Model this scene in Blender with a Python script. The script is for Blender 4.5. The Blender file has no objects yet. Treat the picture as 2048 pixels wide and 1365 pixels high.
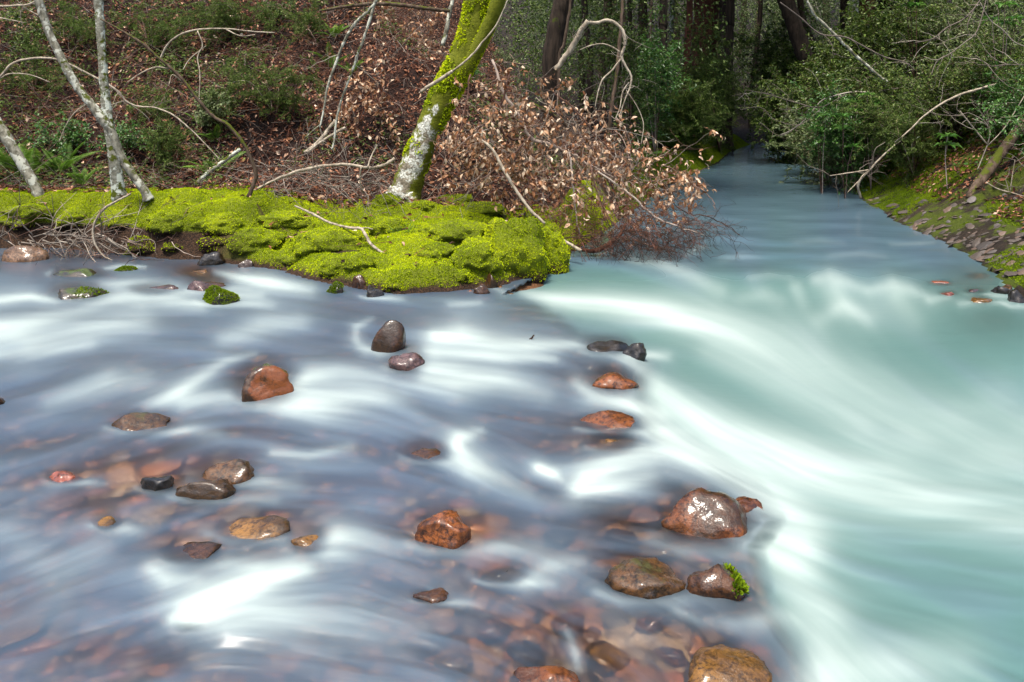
import bpy, bmesh, math
import numpy as np
from mathutils import Vector, Matrix, noise as mnoise
rng = np.random.default_rng(7)
SC = bpy.context.scene
COL = SC.collection
# ------------------------------------------------------------------ camera, sky, sun, exposure
CAM_H = 1.5
FPX = 1592.0          # focal length in pixels of the 2048 px wide photograph
HOR = 200.0           # its horizon row
cam_d = bpy.data.cameras.new('camera'); cam = bpy.data.objects.new('camera', cam_d); COL.objects.link(cam)
cam.location = (0, 0, CAM_H); cam.rotation_euler = (math.radians(90), 0, 0)
cam_d.sensor_width = 36; cam_d.lens = 36 * FPX / 2048
cam_d.shift_y = -(682.5 - HOR) / 2048
cam_d.clip_start = 0.05; cam_d.clip_end = 1000
SC.camera = cam
SUN_EL, SUN_ROT = math.radians(70), math.radians(205)
wd = bpy.data.worlds.new('World'); SC.world = wd; wd.use_nodes = True
nt = wd.node_tree; bg = nt.nodes['Background']
sky = nt.nodes.new('ShaderNodeTexSky'); sky.sky_type = 'NISHITA'; sky.sun_disc = False
sky.sun_elevation = SUN_EL; sky.sun_rotation = SUN_ROT; sky.air_density = 1.0; sky.dust_density = 4.0; sky.ozone_density = 1.0
nt.links.new(sky.outputs[0], bg.inputs[0]); bg.inputs[1].default_value = 0.085
sun_d = bpy.data.lights.new('sun', 'SUN'); sun = bpy.data.objects.new('sun', sun_d); COL.objects.link(sun)
sun_d.energy = 1.5; sun_d.angle = math.radians(14); sun_d.color = (1.0, 0.95, 0.86)
# sky sun_rotation is clockwise from +Y seen from above
sd = Vector((math.sin(SUN_ROT) * math.cos(SUN_EL), math.cos(SUN_ROT) * math.cos(SUN_EL), math.sin(SUN_EL)))
sun.rotation_euler = sd.to_track_quat('Z', 'Y').to_euler()
SC.view_settings.view_transform = 'Standard'; SC.view_settings.look = 'None'
SC.view_settings.gamma = 1; SC.view_settings.use_curve_mapping = False
SC.view_settings.exposure = 2.2
SC.cycles.use_denoising = True
SC.cycles.max_bounces = 8; SC.cycles.transmission_bounces = 6; SC.cycles.transparent_max_bounces = 8
SC.cycles.sample_clamp_indirect = 6.0
# ------------------------------------------------------------------ helpers
def sm(t): t = np.clip(t, 0, 1); return t * t * (3 - 2 * t)
def _h(i, j, s): 
    v = np.sin(i * 127.1 + j * 311.7 + s * 74.7) * 43758.5453
    return v - np.floor(v)
def vnoise(x, y, s=0):
    xi = np.floor(x); yi = np.floor(y); fx = x - xi; fy = y - yi
    fx = fx * fx * (3 - 2 * fx); fy = fy * fy * (3 - 2 * fy)
    a = _h(xi, yi, s); b = _h(xi + 1, yi, s); c = _h(xi, yi + 1, s); d = _h(xi + 1, yi + 1, s)
    return (a + (b - a) * fx) * (1 - fy) + (c + (d - c) * fx) * fy - 0.5
def fbm(x, y, s=0, o=4):
    r = 0; a = 1.0
    for k in range(o): r = r + a * vnoise(x * 2 ** k, y * 2 ** k, s + 13 * k); a *= 0.5
    return r
def domes(x, y, cell, s=0):
    "overlapping cushion shapes, 0..1"
    out = np.zeros_like(x)
    xi = np.floor(x / cell); yi = np.floor(y / cell)
    for di in (-1, 0, 1):
        for dj in (-1, 0, 1):
            cx = (xi + di + _h(xi + di, yi + dj, s)) * cell; cy = (yi + dj + _h(xi + di, yi + dj, s + 5)) * cell
            r = cell * (0.55 + 0.5 * _h(xi + di, yi + dj, s + 9)); k = 0.55 + 0.45 * _h(xi + di, yi + dj, s + 17)
            d2 = ((x - cx) ** 2 + (y - cy) ** 2) / (r * r)
            out = np.maximum(out, k * np.sqrt(np.clip(1 - d2, 0, 1)))
    return out
def W0(px, py, z=0.0):
    Y = (CAM_H - z) * FPX / (py - HOR); return ((px - 1024) / FPX * Y, Y)
def P(px, py, Y):
    return np.array(((px - 1024) / FPX * Y, Y, CAM_H + (HOR - py) / FPX * Y))
def mesh_obj(name, V, faces, mat=None, parent=None, loc=(0, 0, 0), smooth=True, attrs=None):
    """faces: list of integer arrays (n,3) or (n,4); attrs: {name: per-vertex floats}"""
    me = bpy.data.meshes.new(name)
    V = np.asarray(V, dtype=np.float32) - np.asarray(loc, dtype=np.float32)
    fl = [np.asarray(f, dtype=np.int32) for f in faces if len(f)]
    me.vertices.add(len(V)); me.vertices.foreach_set('co', V.ravel())
    nl = sum(f.size for f in fl); npol = sum(len(f) for f in fl)
    me.loops.add(nl); me.polygons.add(npol)
    me.loops.foreach_set('vertex_index', np.concatenate([f.ravel() for f in fl]))
    tot = np.concatenate([np.full(len(f), f.shape[1], np.int32) for f in fl])
    st = np.concatenate([[0], np.cumsum(tot)[:-1]]).astype(np.int32)
    me.polygons.foreach_set('loop_start', st); me.polygons.foreach_set('loop_total', tot)
    me.polygons.foreach_set('use_smooth', np.full(npol, smooth, dtype=bool))
    for k, a in (attrs or {}).items():
        at = me.attributes.new(k, 'FLOAT', 'POINT'); at.data.foreach_set('value', np.asarray(a, dtype=np.float32))
    me.update(calc_edges=True); me.validate()
    if mat: me.materials.append(mat)
    o = bpy.data.objects.new(name, me); COL.objects.link(o)
    if parent is not None: o.parent = parent
    else: o.location = loc
    return o
def tag(o, label=None, cat=None, group=None, kind=None):
    if label: o['label'] = label
    if cat: o['category'] = cat
    if group: o['group'] = group
    if kind: o['kind'] = kind
    return o
def thing(name, label, cat, loc, group=None):
    e = bpy.data.objects.new(name, None); COL.objects.link(e); e.location = loc; e.empty_display_size = 0.1
    return tag(e, label, cat, group)
class MB:
    "collects tubes and scattered pieces into one mesh"
    def __init__(s): s.V = []; s.F = {3: [], 4: []}; s.n = 0; s.A = []
    def add(s, V, F, a=None):
        V = np.asarray(V); F = np.asarray(F)
        s.V.append(V); s.F[F.shape[1]].append(F + s.n)
        s.A.append(np.full(len(V), rng.random()) if a is None else np.broadcast_to(a, (len(V),))); s.n += len(V)
    def tube(s, pts, rad, sides=5, a=None, wob=0.0):
        V, F, T = tube_geo(pts, rad, sides, wob); s.add(V, F, a)
        if len(T): s.F[3].append(np.asarray(T) + (s.n - len(V)))
    def build(s, name, mat, parent=None, loc=(0, 0, 0), smooth=True):
        return mesh_obj(name, np.concatenate(s.V), [np.concatenate(f) for f in (s.F[3], s.F[4]) if f], mat, parent, loc, smooth, {'rnd': np.concatenate(s.A)})
def tube_geo(pts, rad, sides=5, wob=0.0):
    p = np.asarray(pts, float); n = len(p); rad = np.broadcast_to(rad, (n,))
    t = np.gradient(p, axis=0); t /= np.linalg.norm(t, axis=1)[:, None] + 1e-9
    ref = np.array((0.31, 0.17, 0.93)) if abs(t[0, 2]) < 0.9 else np.array((1.0, 0.2, 0.1))
    u = np.cross(t, ref); u /= np.linalg.norm(u, axis=1)[:, None] + 1e-9; v = np.cross(t, u)
    an = np.arange(sides) / sides * 2 * math.pi
    R = rad[:, None] * (1 + (wob * (rng.random((n, sides)) - .5) if wob else 0))
    V = p[:, None, :] + R[:, :, None] * (np.cos(an)[None, :, None] * u[:, None, :] + np.sin(an)[None, :, None] * v[:, None, :])
    i = np.arange(n - 1)[:, None] * sides; j = np.arange(sides)[None, :]; j2 = (j + 1) % sides
    F = np.stack([i + j, i + j2, i + sides + j2, i + sides + j], -1).reshape(-1, 4)
    T = [(0, k + 1, k) for k in range(1, sides - 1)] + [((n - 1) * sides, (n - 1) * sides + k, (n - 1) * sides + k + 1) for k in range(1, sides - 1)]
    return V.reshape(-1, 3), F, T
def spline(pts, sub=6):
    p = np.asarray(pts, float)
    if len(p) < 3: return np.array([p[0] + (p[-1] - p[0]) * k / sub for k in range(sub + 1)])
    q = np.vstack([2 * p[0] - p[1], p, 2 * p[-1] - p[-2]]); out = []
    for i in range(1, len(q) - 2):
        for k in range(sub):
            t = k / sub; a, b, c, d = q[i - 1], q[i], q[i + 1], q[i + 2]
            out.append(.5 * (2 * b + (c - a) * t + (2 * a - 5 * b + 4 * c - d) * t * t + (3 * b - a - 3 * c + d) * t ** 3))
    out.append(p[-1]); return np.array(out)
def unit(v): v = np.asarray(v, float); return v / (np.linalg.norm(v, axis=-1, keepdims=True) + 1e-9)
def frames(x, nrm):
    "rotation matrices with columns x, y, z from a direction and a rough normal"
    x = unit(x); y = unit(np.cross(nrm, x)); z = np.cross(x, y); return np.stack([x, y, z], -1)
def scatter(mb, TV, TF, Pp, R, S, a=None):
    "many copies of a small template in one mesh; S scalar or per-axis scales"
    n = len(Pp); TV = np.asarray(TV, float); TF = np.asarray(TF); S = np.asarray(S, float)
    if S.ndim == 1: S = S[:, None]
    L = TV[None] * S[:, None, :]
    V = np.einsum('nij,nkj->nki', R, L) + np.asarray(Pp)[:, None, :]
    F = (TF[None] + (np.arange(n) * len(TV))[:, None, None]).reshape(-1, TF.shape[1])
    a = rng.random(n) if a is None else a
    mb.add(V.reshape(-1, 3), F, np.repeat(a, len(TV)))
def rdir(n, zbias=0.0):
    d = rng.normal(size=(n, 3)); d[:, 2] += zbias; return unit(d)
LEAF2 = (np.array([(0, 0, 0), (.45, .5, .1), (1, 0, -.05), (.45, -.5, .1)]), np.array([(0, 3, 2), (0, 2, 1)]))
LEAF8 = (np.array([(0, 0, 0), (.22, .36, .10), (.6, .45, .10), (1, 0, -.28), (.6, -.45, .10), (.22, -.36, .05), (.3, 0, -.02), (.65, 0, -.02)]),
         np.array([(0, 6, 1), (0, 5, 6), (1, 6, 2), (6, 7, 2), (5, 4, 6), (6, 4, 7), (2, 7, 3), (7, 4, 3)]))
STICK = (np.array([(0, 0, 0), (0, 1, 0), (0, .5, .9), (.35, .1, .6), (.35, 1.1, .6), (.35, .6, 1.5), (1, 0, 0), (1, .6, 0), (1, .3, .5)]),
         np.array([(0, 1, 4, 3), (1, 2, 5, 4), (2, 0, 3, 5), (3, 4, 7, 6), (4, 5, 8, 7), (5, 3, 6, 8)]))
# ------------------------------------------------------------------ materials
class NT:
    def __init__(s, name):
        s.m = bpy.data.materials.new(name); s.m.use_nodes = True; s.t = s.m.node_tree; s.t.nodes.clear()
        s.out = s.N('ShaderNodeOutputMaterial')
    def N(s, ty, **kw):
        n = s.t.nodes.new(ty)
        for k, v in kw.items(): setattr(n, k, v)
        return n
    def L(s, a, b): s.t.links.new(a, b)
    def put(s, sock, v):
        if hasattr(v, 'is_linked') or isinstance(v, bpy.types.NodeSocket): s.L(v, sock)
        else: sock.default_value = v
    def attr(s, name): return s.N('ShaderNodeAttribute', attribute_name=name).outputs['Fac']
    def noise(s, scale, detail=4, rough=.55, vec=None, dist=0.0):
        n = s.N('ShaderNodeTexNoise'); n.inputs['Scale'].default_value = scale; n.inputs['Detail'].default_value = detail
        n.inputs['Roughness'].default_value = rough; n.inputs['Distortion'].default_value = dist
        s.L(vec if vec is not None else s.pos(), n.inputs['Vector']); return n.outputs['Fac']
    def pos(s):
        if not hasattr(s, '_p'): s._p = s.N('ShaderNodeNewGeometry').outputs['Position']
        return s._p
    def obj(s): return s.N('ShaderNodeTexCoord').outputs['Object']
    def scalevec(s, v, sc):
        m = s.N('ShaderNodeVectorMath', operation='MULTIPLY'); s.L(v, m.inputs[0]); m.inputs[1].default_value = sc; return m.outputs[0]
    def math(s, op, a, b=0.0, clamp=False):
        m = s.N('ShaderNodeMath', operation=op, use_clamp=clamp); s.put(m.inputs[0], a); s.put(m.inputs[1], b); return m.outputs[0]
    def ramp(s, fac, cols):
        r = s.N('ShaderNodeValToRGB'); e = r.color_ramp.elements
        while len(e) < len(cols): e.new(0.5)
        for el, (p, c) in zip(e, cols): el.position = p; el.color = (*c, 1)
        s.L(fac, r.inputs[0]); return r.outputs[0]
    def step(s, fac, a, b):
        m = s.N('ShaderNodeMapRange', interpolation_type='SMOOTHSTEP'); s.L(fac, m.inputs[0]); m.inputs[1].default_value = a; m.inputs[2].default_value = b; return m.outputs[0]
    def mix(s, f, a, b):
        m = s.N('ShaderNodeMix', data_type='RGBA'); s.put(m.inputs[0], f)
        for i, v in ((6, a), (7, b)):
            if isinstance(v, tuple): m.inputs[i].default_value = (*v, 1)
            else: s.L(v, m.inputs[i])
        return m.outputs[2]
    def up(s):
        g = s.N('ShaderNodeNewGeometry'); x = s.N('ShaderNodeSeparateXYZ'); s.L(g.outputs['Normal'], x.inputs[0]); return x.outputs[2]
    def bump(s, h, strength=.5, dist=.02):
        b = s.N('ShaderNodeBump'); s.L(h, b.inputs['Height']); b.inputs['Strength'].default_value = strength; b.inputs['Distance'].default_value = dist; return b.outputs[0]
    def pr(s, col, rough=.8, spec=.3, bump=None, **kw):
        b = s.N('ShaderNodeBsdfPrincipled')
        if isinstance(col, tuple): b.inputs['Base Color'].default_value = (*col, 1)
        else: s.L(col, b.inputs['Base Color'])
        s.put(b.inputs['Roughness'], rough); s.put(b.inputs['Specular IOR Level'], spec)
        if bump is not None: s.L(bump, b.inputs['Normal'])
        for k, v in kw.items(): s.put(b.inputs[k.replace('_', ' ')], v)
        return b.outputs[0]
    def end(s, sh): s.L(sh, s.out.inputs['Surface']); return s.m
    def variation(s):
        "random number of a piece: its own attribute or the object's"
        o = s.N('ShaderNodeObjectInfo').outputs['Random']; return s.math('FRACT', s.math('ADD', s.attr('rnd'), o))
def leaf_mat(name, cols, rough=.5, trans=.3, spec=.2):
    n = NT(name); c = n.ramp(n.variation(), cols)
    v = n.noise(9.0, 2); c2 = n.mix(n.step(v, .3, .75), c, n.ramp(n.variation(), [(p, tuple(x * .62 for x in q)) for p, q in cols]))
    b = n.pr(c2, rough, spec)
    if trans:
        t = n.N('ShaderNodeBsdfTranslucent'); n.L(c2, t.inputs[0]); mx = n.N('ShaderNodeMixShader'); mx.inputs[0].default_value = trans
        n.L(b, mx.inputs[1]); n.L(t.outputs[0], mx.inputs[2]); b = mx.outputs[0]
    return n.end(b)
def bark_mat(name, dark, light, scale=30, stretch=(1, 1, .3), patch=None, moss=0.0, mossc=(.05, .06, .006), bumpd=.01):
    n = NT(name); v = n.scalevec(n.pos(), stretch); f = n.noise(scale, 5, .65, v)
    c = n.mix(n.step(f, .3, .7), dark, light)
    if patch:
        q = n.noise(patch[1], 4, .6, n.scalevec(n.pos(), patch[3] if len(patch) > 3 else (1, 1, 1.0))); c = n.mix(n.step(q, patch[2], patch[2] + .06), c, patch[0])
    if moss:
        k = n.noise(7, 4, .7); c = n.mix(n.step(n.math('ADD', k, n.math('MULTIPLY', n.up(), .18)), 1 - moss, 1 - moss + .08), c, mossc)
    return n.end(n.pr(c, .9, .12, n.bump(f, .9, bumpd)))
M = {}
def rock_mat(name, a, b, moss=None, rough=.30, spec=.2, scale=6, face=None):
    a = tuple(x * .8 for x in a); b = tuple(x * .85 for x in b)
    n = NT(name); o = n.N('ShaderNodeObjectInfo').outputs['Random']
    off = n.N('ShaderNodeVectorMath', operation='ADD'); n.L(n.pos(), off.inputs[0])
    cx = n.N('ShaderNodeCombineXYZ'); n.L(n.math('MULTIPLY', o, 37.), cx.inputs[0]); n.L(cx.outputs[0], off.inputs[1]); v = off.outputs[0]
    f = n.noise(scale, 6, .65, v); f2 = n.noise(scale * 9, 4, .7, v)
    c = n.mix(n.step(f, .35, .65), a, b); c = n.mix(n.step(f2, .46, .66), c, tuple(x * .4 for x in a)); st = n.noise(scale * .7, 3, .5, n.scalevec(v, (1, 1, .5))); c = n.mix(n.math('MULTIPLY', n.step(st, .52, .62), .75), c, (.02, .012, .005))
    vein = n.noise(scale * 1.6, 5, .6, v, 1.2); c = n.mix(n.math('MULTIPLY', n.step(n.math('ABSOLUTE', n.math('SUBTRACT', vein, .5)), .035, .0), .6), c, tuple(x * .2 for x in a))
    r = n.math('ADD', n.math('MULTIPLY', f2, .4), rough - .18)
    if face:
        g = n.N('ShaderNodeNewGeometry'); x = n.N('ShaderNodeSeparateXYZ'); n.L(g.outputs['Normal'], x.inputs[0]); c = n.mix(n.step(n.math('ADD', x.outputs[0], n.math('MULTIPLY', n.math('SUBTRACT', f2, .5), .8)), .1, .35), c, n.mix(f2, (.05, .02, .008), face))
    if moss:
        k = n.step(n.math('ADD', n.up(), n.math('MULTIPLY', n.math('SUBTRACT', n.noise(9, 4, .7, v), .5), 1.6)), moss[1], moss[1] + .25); c = n.mix(k, c, moss[0]); r = n.math('MAXIMUM', r, n.math('MULTIPLY', k, .75))
    h = n.math('ADD', n.math('MULTIPLY', f, 1.0), n.math('MULTIPLY', f2, .25))
    bp = n.bump(n.math('ADD', h, n.math('MULTIPLY', n.noise(scale * 30, 3, .7, v), .18)), .45, .03)
    b2 = n.bump(n.noise(scale * 5, 3, .6, v), .22, .02)
    return n.end(n.pr(c, r, spec, bp, Coat_Weight=.8, Coat_Roughness=.10, Coat_IOR=1.33, Coat_Normal=b2))
M['rock_brown'] = rock_mat('wet_brown_rock', (.03, .012, .004), (.075, .03, .010))
M['rock_rust'] = rock_mat('wet_rust_rock', (.06, .02, .007), (.20, .062, .015))
M['rock_ochre'] = rock_mat('wet_ochre_rock', (.09, .042, .010), (.22, .105, .022))
M['rock_olive'] = rock_mat('wet_olive_rock', (.030, .017, .006), (.10, .045, .014), ((.04, .036, .009), .98))
M['rock_face'] = rock_mat('rust_faced_rock', (.028, .014, .006), (.07, .032, .012), ((.035, .045, .006), .8), face=(.20, .055, .010))
M['rock_dark'] = rock_mat('wet_dark_rock', (.010, .009, .008), (.032, .026, .02))
M['rock_moss'] = rock_mat('mossy_dark_rock', (.02, .017, .012), (.05, .035, .02), ((.035, .05, .005), .75))
M['rock_purple'] = rock_mat('wet_purple_rock', (.05, .025, .024), (.12, .07, .062))
M['rock_red'] = rock_mat('wet_red_rock', (.18, .05, .03), (.30, .09, .05))
M['rock_grey'] = rock_mat('wet_grey_rock', (.10, .095, .085), (.2, .18, .15))
M['rock_tan'] = rock_mat('tan_bank_rock', (.13, .07, .035), (.24, .14, .08), rough=.45)
def cobble_mat():
    n = NT('submerged_cobble'); o = n.N('ShaderNodeObjectInfo').outputs['Random']
    r = n.math('FRACT', n.math('ADD', o, n.attr('rnd')))
    c = n.ramp(r, [(0, (.05, .025, .012)), (.2, (.40, .14, .025)), (.36, (.12, .08, .035)), (.5, (.40, .11, .03)), (.64, (.13, .09, .05)), (.78, (.44, .20, .05)), (.9, (.07, .045, .03)), (1, (.42, .27, .13))])
    f = n.noise(30, 5, .7); c = n.mix(n.math('ADD', .2, n.math('MULTIPLY', n.step(f, .4, .7), .55)), c, (.04, .024, .012))
    return n.end(n.pr(c, .4, .4, n.bump(f, .4, .01)))
M['cobble'] = cobble_mat()
def slate_mat():
    n = NT('bank_slate'); o = n.N('ShaderNodeObjectInfo').outputs['Random']; r = n.math('FRACT', n.math('ADD', o, n.attr('rnd')))
    c = n.ramp(r, [(0, (.03, .024, .02)), (.35, (.075, .058, .045)), (.6, (.05, .038, .03)), (.8, (.12, .075, .05)), (1, (.07, .065, .06))])
    f = n.noise(40, 5, .7); c = n.mix(n.math('MULTIPLY', f, .5), c, (.03, .025, .02))
    return n.end(n.pr(c, .55, .4, n.bump(f, .5, .008)))
M['slate'] = slate_mat()
MOSSC = [(0, (.035, .06, .002)), (.28, (.17, .24, .002)), (.6, (.42, .50, .003)), (1, (.54, .56, .006))]
def moss_mat(name='moss_tufts', MOSSC=MOSSC):
    n = NT(name); w = n.noise(2.6, 4, .6); f = n.math('ADD', n.math('MULTIPLY', n.attr('rnd'), .55), n.math('MULTIPLY', n.math('SUBTRACT', w, .30), 1.35))
    c = n.ramp(f, MOSSC); b = n.pr(c, .8, .15); t = n.N('ShaderNodeBsdfTranslucent'); n.L(c, t.inputs[0])
    mx = n.N('ShaderNodeMixShader'); mx.inputs[0].default_value = .3; n.L(b, mx.inputs[1]); n.L(t.outputs[0], mx.inputs[2]); return n.end(mx.outputs[0])
M['moss'] = moss_mat()
M['moss_shade'] = moss_mat('shade_painted_moss_tufts', [(p, tuple(v * k for v, k in zip(q, (.34, .42, .9)))) for p, q in MOSSC])  # same moss colours darkened, so the shade of the banks is painted in
def moss_ground():
    n = NT('moss_ground'); w = n.noise(2.6, 4, .6); f = n.noise(60, 4, .7)
    c = n.ramp(n.math('ADD', n.math('MULTIPLY', f, .5), n.math('MULTIPLY', n.math('SUBTRACT', w, .3), 1.0)), [(0, (.03, .035, .004)), (.5, (.12, .15, .004)), (1, (.24, .27, .006))])
    soil = n.noise(3.3, 5, .65); z = n.N('ShaderNodeSeparateXYZ'); n.L(n.pos(), z.inputs[0])
    k = n.math('MAXIMUM', n.step(n.math('ADD', n.attr('mossq'), n.math('MULTIPLY', n.math('SUBTRACT', soil, .5), .15)), -.22, -.30), n.step(z.outputs[2], .10, .02)); k = n.math('MAXIMUM', k, n.math('MULTIPLY', n.step(z.outputs[2], .27, .22), n.step(z.outputs[0], -2.3, -2.8))); c = n.mix(k, c, n.mix(n.step(f, .4, .6), (.012, .007, .004), (.05, .026, .013)))  # bare soil, its colour darkened to paint the shadow under the left lip
    return n.end(n.pr(c, .9, .2, n.bump(f, 1.0, .03)))
M['moss_ground'] = moss_ground()
def litter_ground(name, cols, green=0.0, sc=24):
    n = NT(name); f = n.noise(sc, 6, .75); g = n.noise(1.3, 4, .6)
    c = n.ramp(n.math('ADD', n.math('MULTIPLY', f, .8), n.math('MULTIPLY', n.math('SUBTRACT', g, .5), .8)), cols)
    if green: c = n.mix(n.step(n.noise(1.9, 4, .65), 1 - green, 1 - green + .1), c, n.mix(f, (.02, .03, .003), (.10, .13, .006)))
    return n.end(n.pr(c, .9, .2, n.bump(f, 1.0, .06)))
M['hill'] = litter_ground('hillside_litter', [(.3, (.008, .004, .003)), (.55, (.03, .012, .007)), (.8, (.07, .03, .017)), (1, (.12, .06, .035))], .30)  # darkened so the colour carries the shadow between leaves and twigs
M['floor'] = litter_ground('forest_floor', [(.3, (.006, .004, .003)), (.55, (.022, .012, .007)), (.8, (.06, .03, .016)), (1, (.1, .06, .03))], .4)
M['bank'] = litter_ground('bank_soil', [(.3, (.012, .008, .005)), (.5, (.035, .024, .015)), (.8, (.085, .055, .035)), (1, (.13, .09, .06))], .56, 40)
M['bed'] = litter_ground('stream_bed_gravel', [(.2, (.03, .015, .007)), (.45, (.11, .05, .02)), (.7, (.24, .095, .035)), (1, (.3, .17, .08))], 0, 11)
M['litter'] = leaf_mat('leaf_litter', [(0, (.012, .004, .002)), (.38, (.055, .018, .008)), (.66, (.17, .058, .026)), (.87, (.34, .15, .08)), (.96, (.46, .26, .16)), (1, (.62, .46, .34))], .7, .1)  # darkest tones also stand in for missing shadow among the leaves
M['deadleaf'] = leaf_mat('dead_tan_leaf', [(0, (.13, .045, .015)), (.3, (.29, .13, .055)), (.65, (.50, .30, .17)), (1, (.76, .60, .43))], .6, .2)  # tan leaf tones; the palest also paint highlights on the hanging leaves
M['twig'] = leaf_mat('brown_twig', [(0, (.03, .013, .008)), (.45, (.12, .06, .04)), (.8, (.27, .19, .145)), (1, (.4, .33, .27))], .8, 0)
M['redtwig'] = leaf_mat('red_brown_twig', [(0, (.06, .022, .012)), (.6, (.13, .05, .03)), (1, (.2, .09, .06))], .8, 0)
M['darktwig'] = leaf_mat('dark_twig', [(0, (.018, .012, .009)), (.7, (.05, .03, .02)), (1, (.10, .05, .03))], .7, 0)
M['greytwig'] = leaf_mat('grey_twig', [(0, (.07, .055, .045)), (.6, (.17, .14, .11)), (1, (.32, .28, .23))], .8, 0)
M['fern'] = leaf_mat('fern_green', [(0, (.06, .13, .012)), (.6, (.11, .22, .022)), (1, (.18, .30, .04))], .5, .35)
M['needle'] = leaf_mat('conifer_needle', [(0, (.05, .085, .018)), (.6, (.10, .155, .026)), (1, (.19, .25, .06))], .6, .3)
M['green'] = leaf_mat('shrub_green', [(0, (.016, .034, .006)), (.5, (.06, .105, .014)), (.85, (.125, .18, .026)), (1, (.25, .31, .10))], .45, .35, .25)
M['glossgreen'] = leaf_mat('bright_leaf', [(0, (.03, .09, .012)), (.6, (.06, .16, .02)), (1, (.11, .22, .04))], .35, .35, .5)
M['pale'] = leaf_mat('pale_green_leaf', [(0, (.07, .10, .03)), (.6, (.14, .19, .06)), (1, (.3, .34, .18))], .5, .4)
M['far'] = leaf_mat('far_foliage', [(0, (.025, .045, .012)), (.5, (.075, .115, .03)), (.85, (.17, .23, .08)), (1, (.42, .47, .26))], .5, .45, .2)  # pale end paints the light speckle of the far gap into the leaves
M['bark_grey'] = bark_mat('grey_alder_bark', (.07, .065, .045), (.25, .235, .18), 22, (1, 1, .6), ((.38, .38, .31), 11, .52), .42)
M['bark_white'] = bark_mat('white_alder_bark', (.085, .08, .055), (.22, .215, .17), 26, (1, 1, 1.6), ((.40, .42, .35), 9, .5), .46)
M['bark_dark'] = bark_mat('dark_forest_bark', (.012, .009, .007), (.045, .032, .022), 16, (1, 1, .12), None, .35, (.035, .045, .006), .03)
M['bark_red'] = bark_mat('redwood_bark', (.03, .012, .008), (.10, .04, .024), 14, (1, 1, .06), None, 0, bumpd=.04)
M['bark_brown'] = bark_mat('brown_bark', (.03, .02, .012), (.10, .07, .05), 22, (1, 1, .3), None, .42)
M['bark_pale'] = bark_mat('pale_dead_wood', (.13, .105, .075), (.34, .29, .22), 20, (1, 1, .4))
def main_bark():
    n = NT('lichen_and_moss_bark'); z = n.N('ShaderNodeSeparateXYZ'); n.L(n.pos(), z.inputs[0])
    f = n.noise(28, 5, .65, n.scalevec(n.pos(), (1, 1, 1.8))); c = n.mix(n.step(f, .35, .65), (.10, .085, .06), (.22, .19, .14))
    w = n.noise(10, 5, .6); c = n.mix(n.step(w, .44, .5), c, n.mix(n.step(n.noise(55, 3, .6), .4, .6), (.22, .21, .17), (.52, .53, .47)))
    k = n.noise(6, 5, .7)
    xm = n.math('SUBTRACT', z.outputs[2], .0)
    hi = n.step(z.outputs[2], 1.0, 1.75)
    sx = n.N('ShaderNodeSeparateXYZ'); g = n.N('ShaderNodeNewGeometry'); n.L(g.outputs['Normal'], sx.inputs[0])
    side = n.math('ADD', n.math('MULTIPLY', n.math('ABSOLUTE', n.math('ADD', sx.outputs[0], .1)), .33), n.math('MULTIPLY', hi, .42))
    c = n.mix(n.step(n.math('ADD', k, side), .66, .76), c, n.mix(n.noise(34, 4), (.045, .055, .002), (.13, .14, .006)))
    return n.end(n.pr(c, .9, .2, n.bump(f, .8, .02)))
M['bark_main'] = main_bark()
def water_mat():
    n = NT('silky_stream_water'); foam = n.attr('foam'); milk = n.attr('milk'); reflect_tint = n.attr('reflect_tint')
    c = n.mix(reflect_tint, (.052, .112, .104), (.066, .103, .148)); c = n.mix(n.math('POWER', foam, 1.15), c, (.31, .36, .328))  # blue end of the tint paints averaged sky reflection into the water colour
    op = n.math('SUBTRACT', 1.0, n.math('MULTIPLY', n.math('SUBTRACT', 1.0, milk), n.math('SUBTRACT', 1.0, n.math('MULTIPLY', foam, .97))))
    rip = n.noise(1.0, 3, .5, n.scalevec(n.pos(), (2.2, 6., 1.))); bp = n.bump(rip, .10, .05)
    w = n.pr((.96, .86, .74), .285, .5, bp, IOR=1.33, Transmission_Weight=1.0)
    calm = n.attr('calm'); d = n.pr(c, n.math('SUBTRACT', n.math('ADD', .30, n.math('MULTIPLY', foam, .35)), n.math('MULTIPLY', calm, .17)), .5, bp, IOR=1.33)
    mx = n.N('ShaderNodeMixShader'); n.L(op, mx.inputs[0]); n.L(w, mx.inputs[1]); n.L(d, mx.inputs[2])
    return n.end(mx.outputs[0])
M['water'] = water_mat()
# ------------------------------------------------------------------ terrain
LB = [(-1500, 500), (0, 498), (120, 496), (250, 508), (330, 518), (400, 520), (500, 535), (560, 542), (620, 560), (700, 575), (800, 590), (900, 582), (1000, 572), (1060, 556), (1130, 530), (1150, 508), (1180, 488), (1220, 462), (1270, 425), (1330, 378), (1390, 352), (1440, 327), (1460, 308), (1505, 291), (1560, 283), (1700, 278)]
RB = [(2700, 830), (2200, 655), (2048, 592), (1960, 530), (1880, 487), (1800, 450), (1740, 415), (1690, 375), (1650, 345), (1620, 320), (1600, 300), (1650, 289), (1750, 284)]
LBW = [(-60.0, 8.6)] + [W0(*p) for p in LB] + [(60.0, 42.0)]
RBW = [(6.0, -12.0), (5.0, 0.0)] + [W0(*p) for p in RB] + [(60.0, 37.0)]
WPOLY = LBW + RBW[::-1] + [(-60.0, -12.0)]
HILLP = [(-60, 8.75), (-1.2, 8.8), (-.2, 9.0), (.5, 9.5), (1.15, 10.6), (1.5, 11.8), (1.75, 14), (1.6, 17), (.8, 22), (-2, 30), (-12, 60), (-60, 60)]
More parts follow.
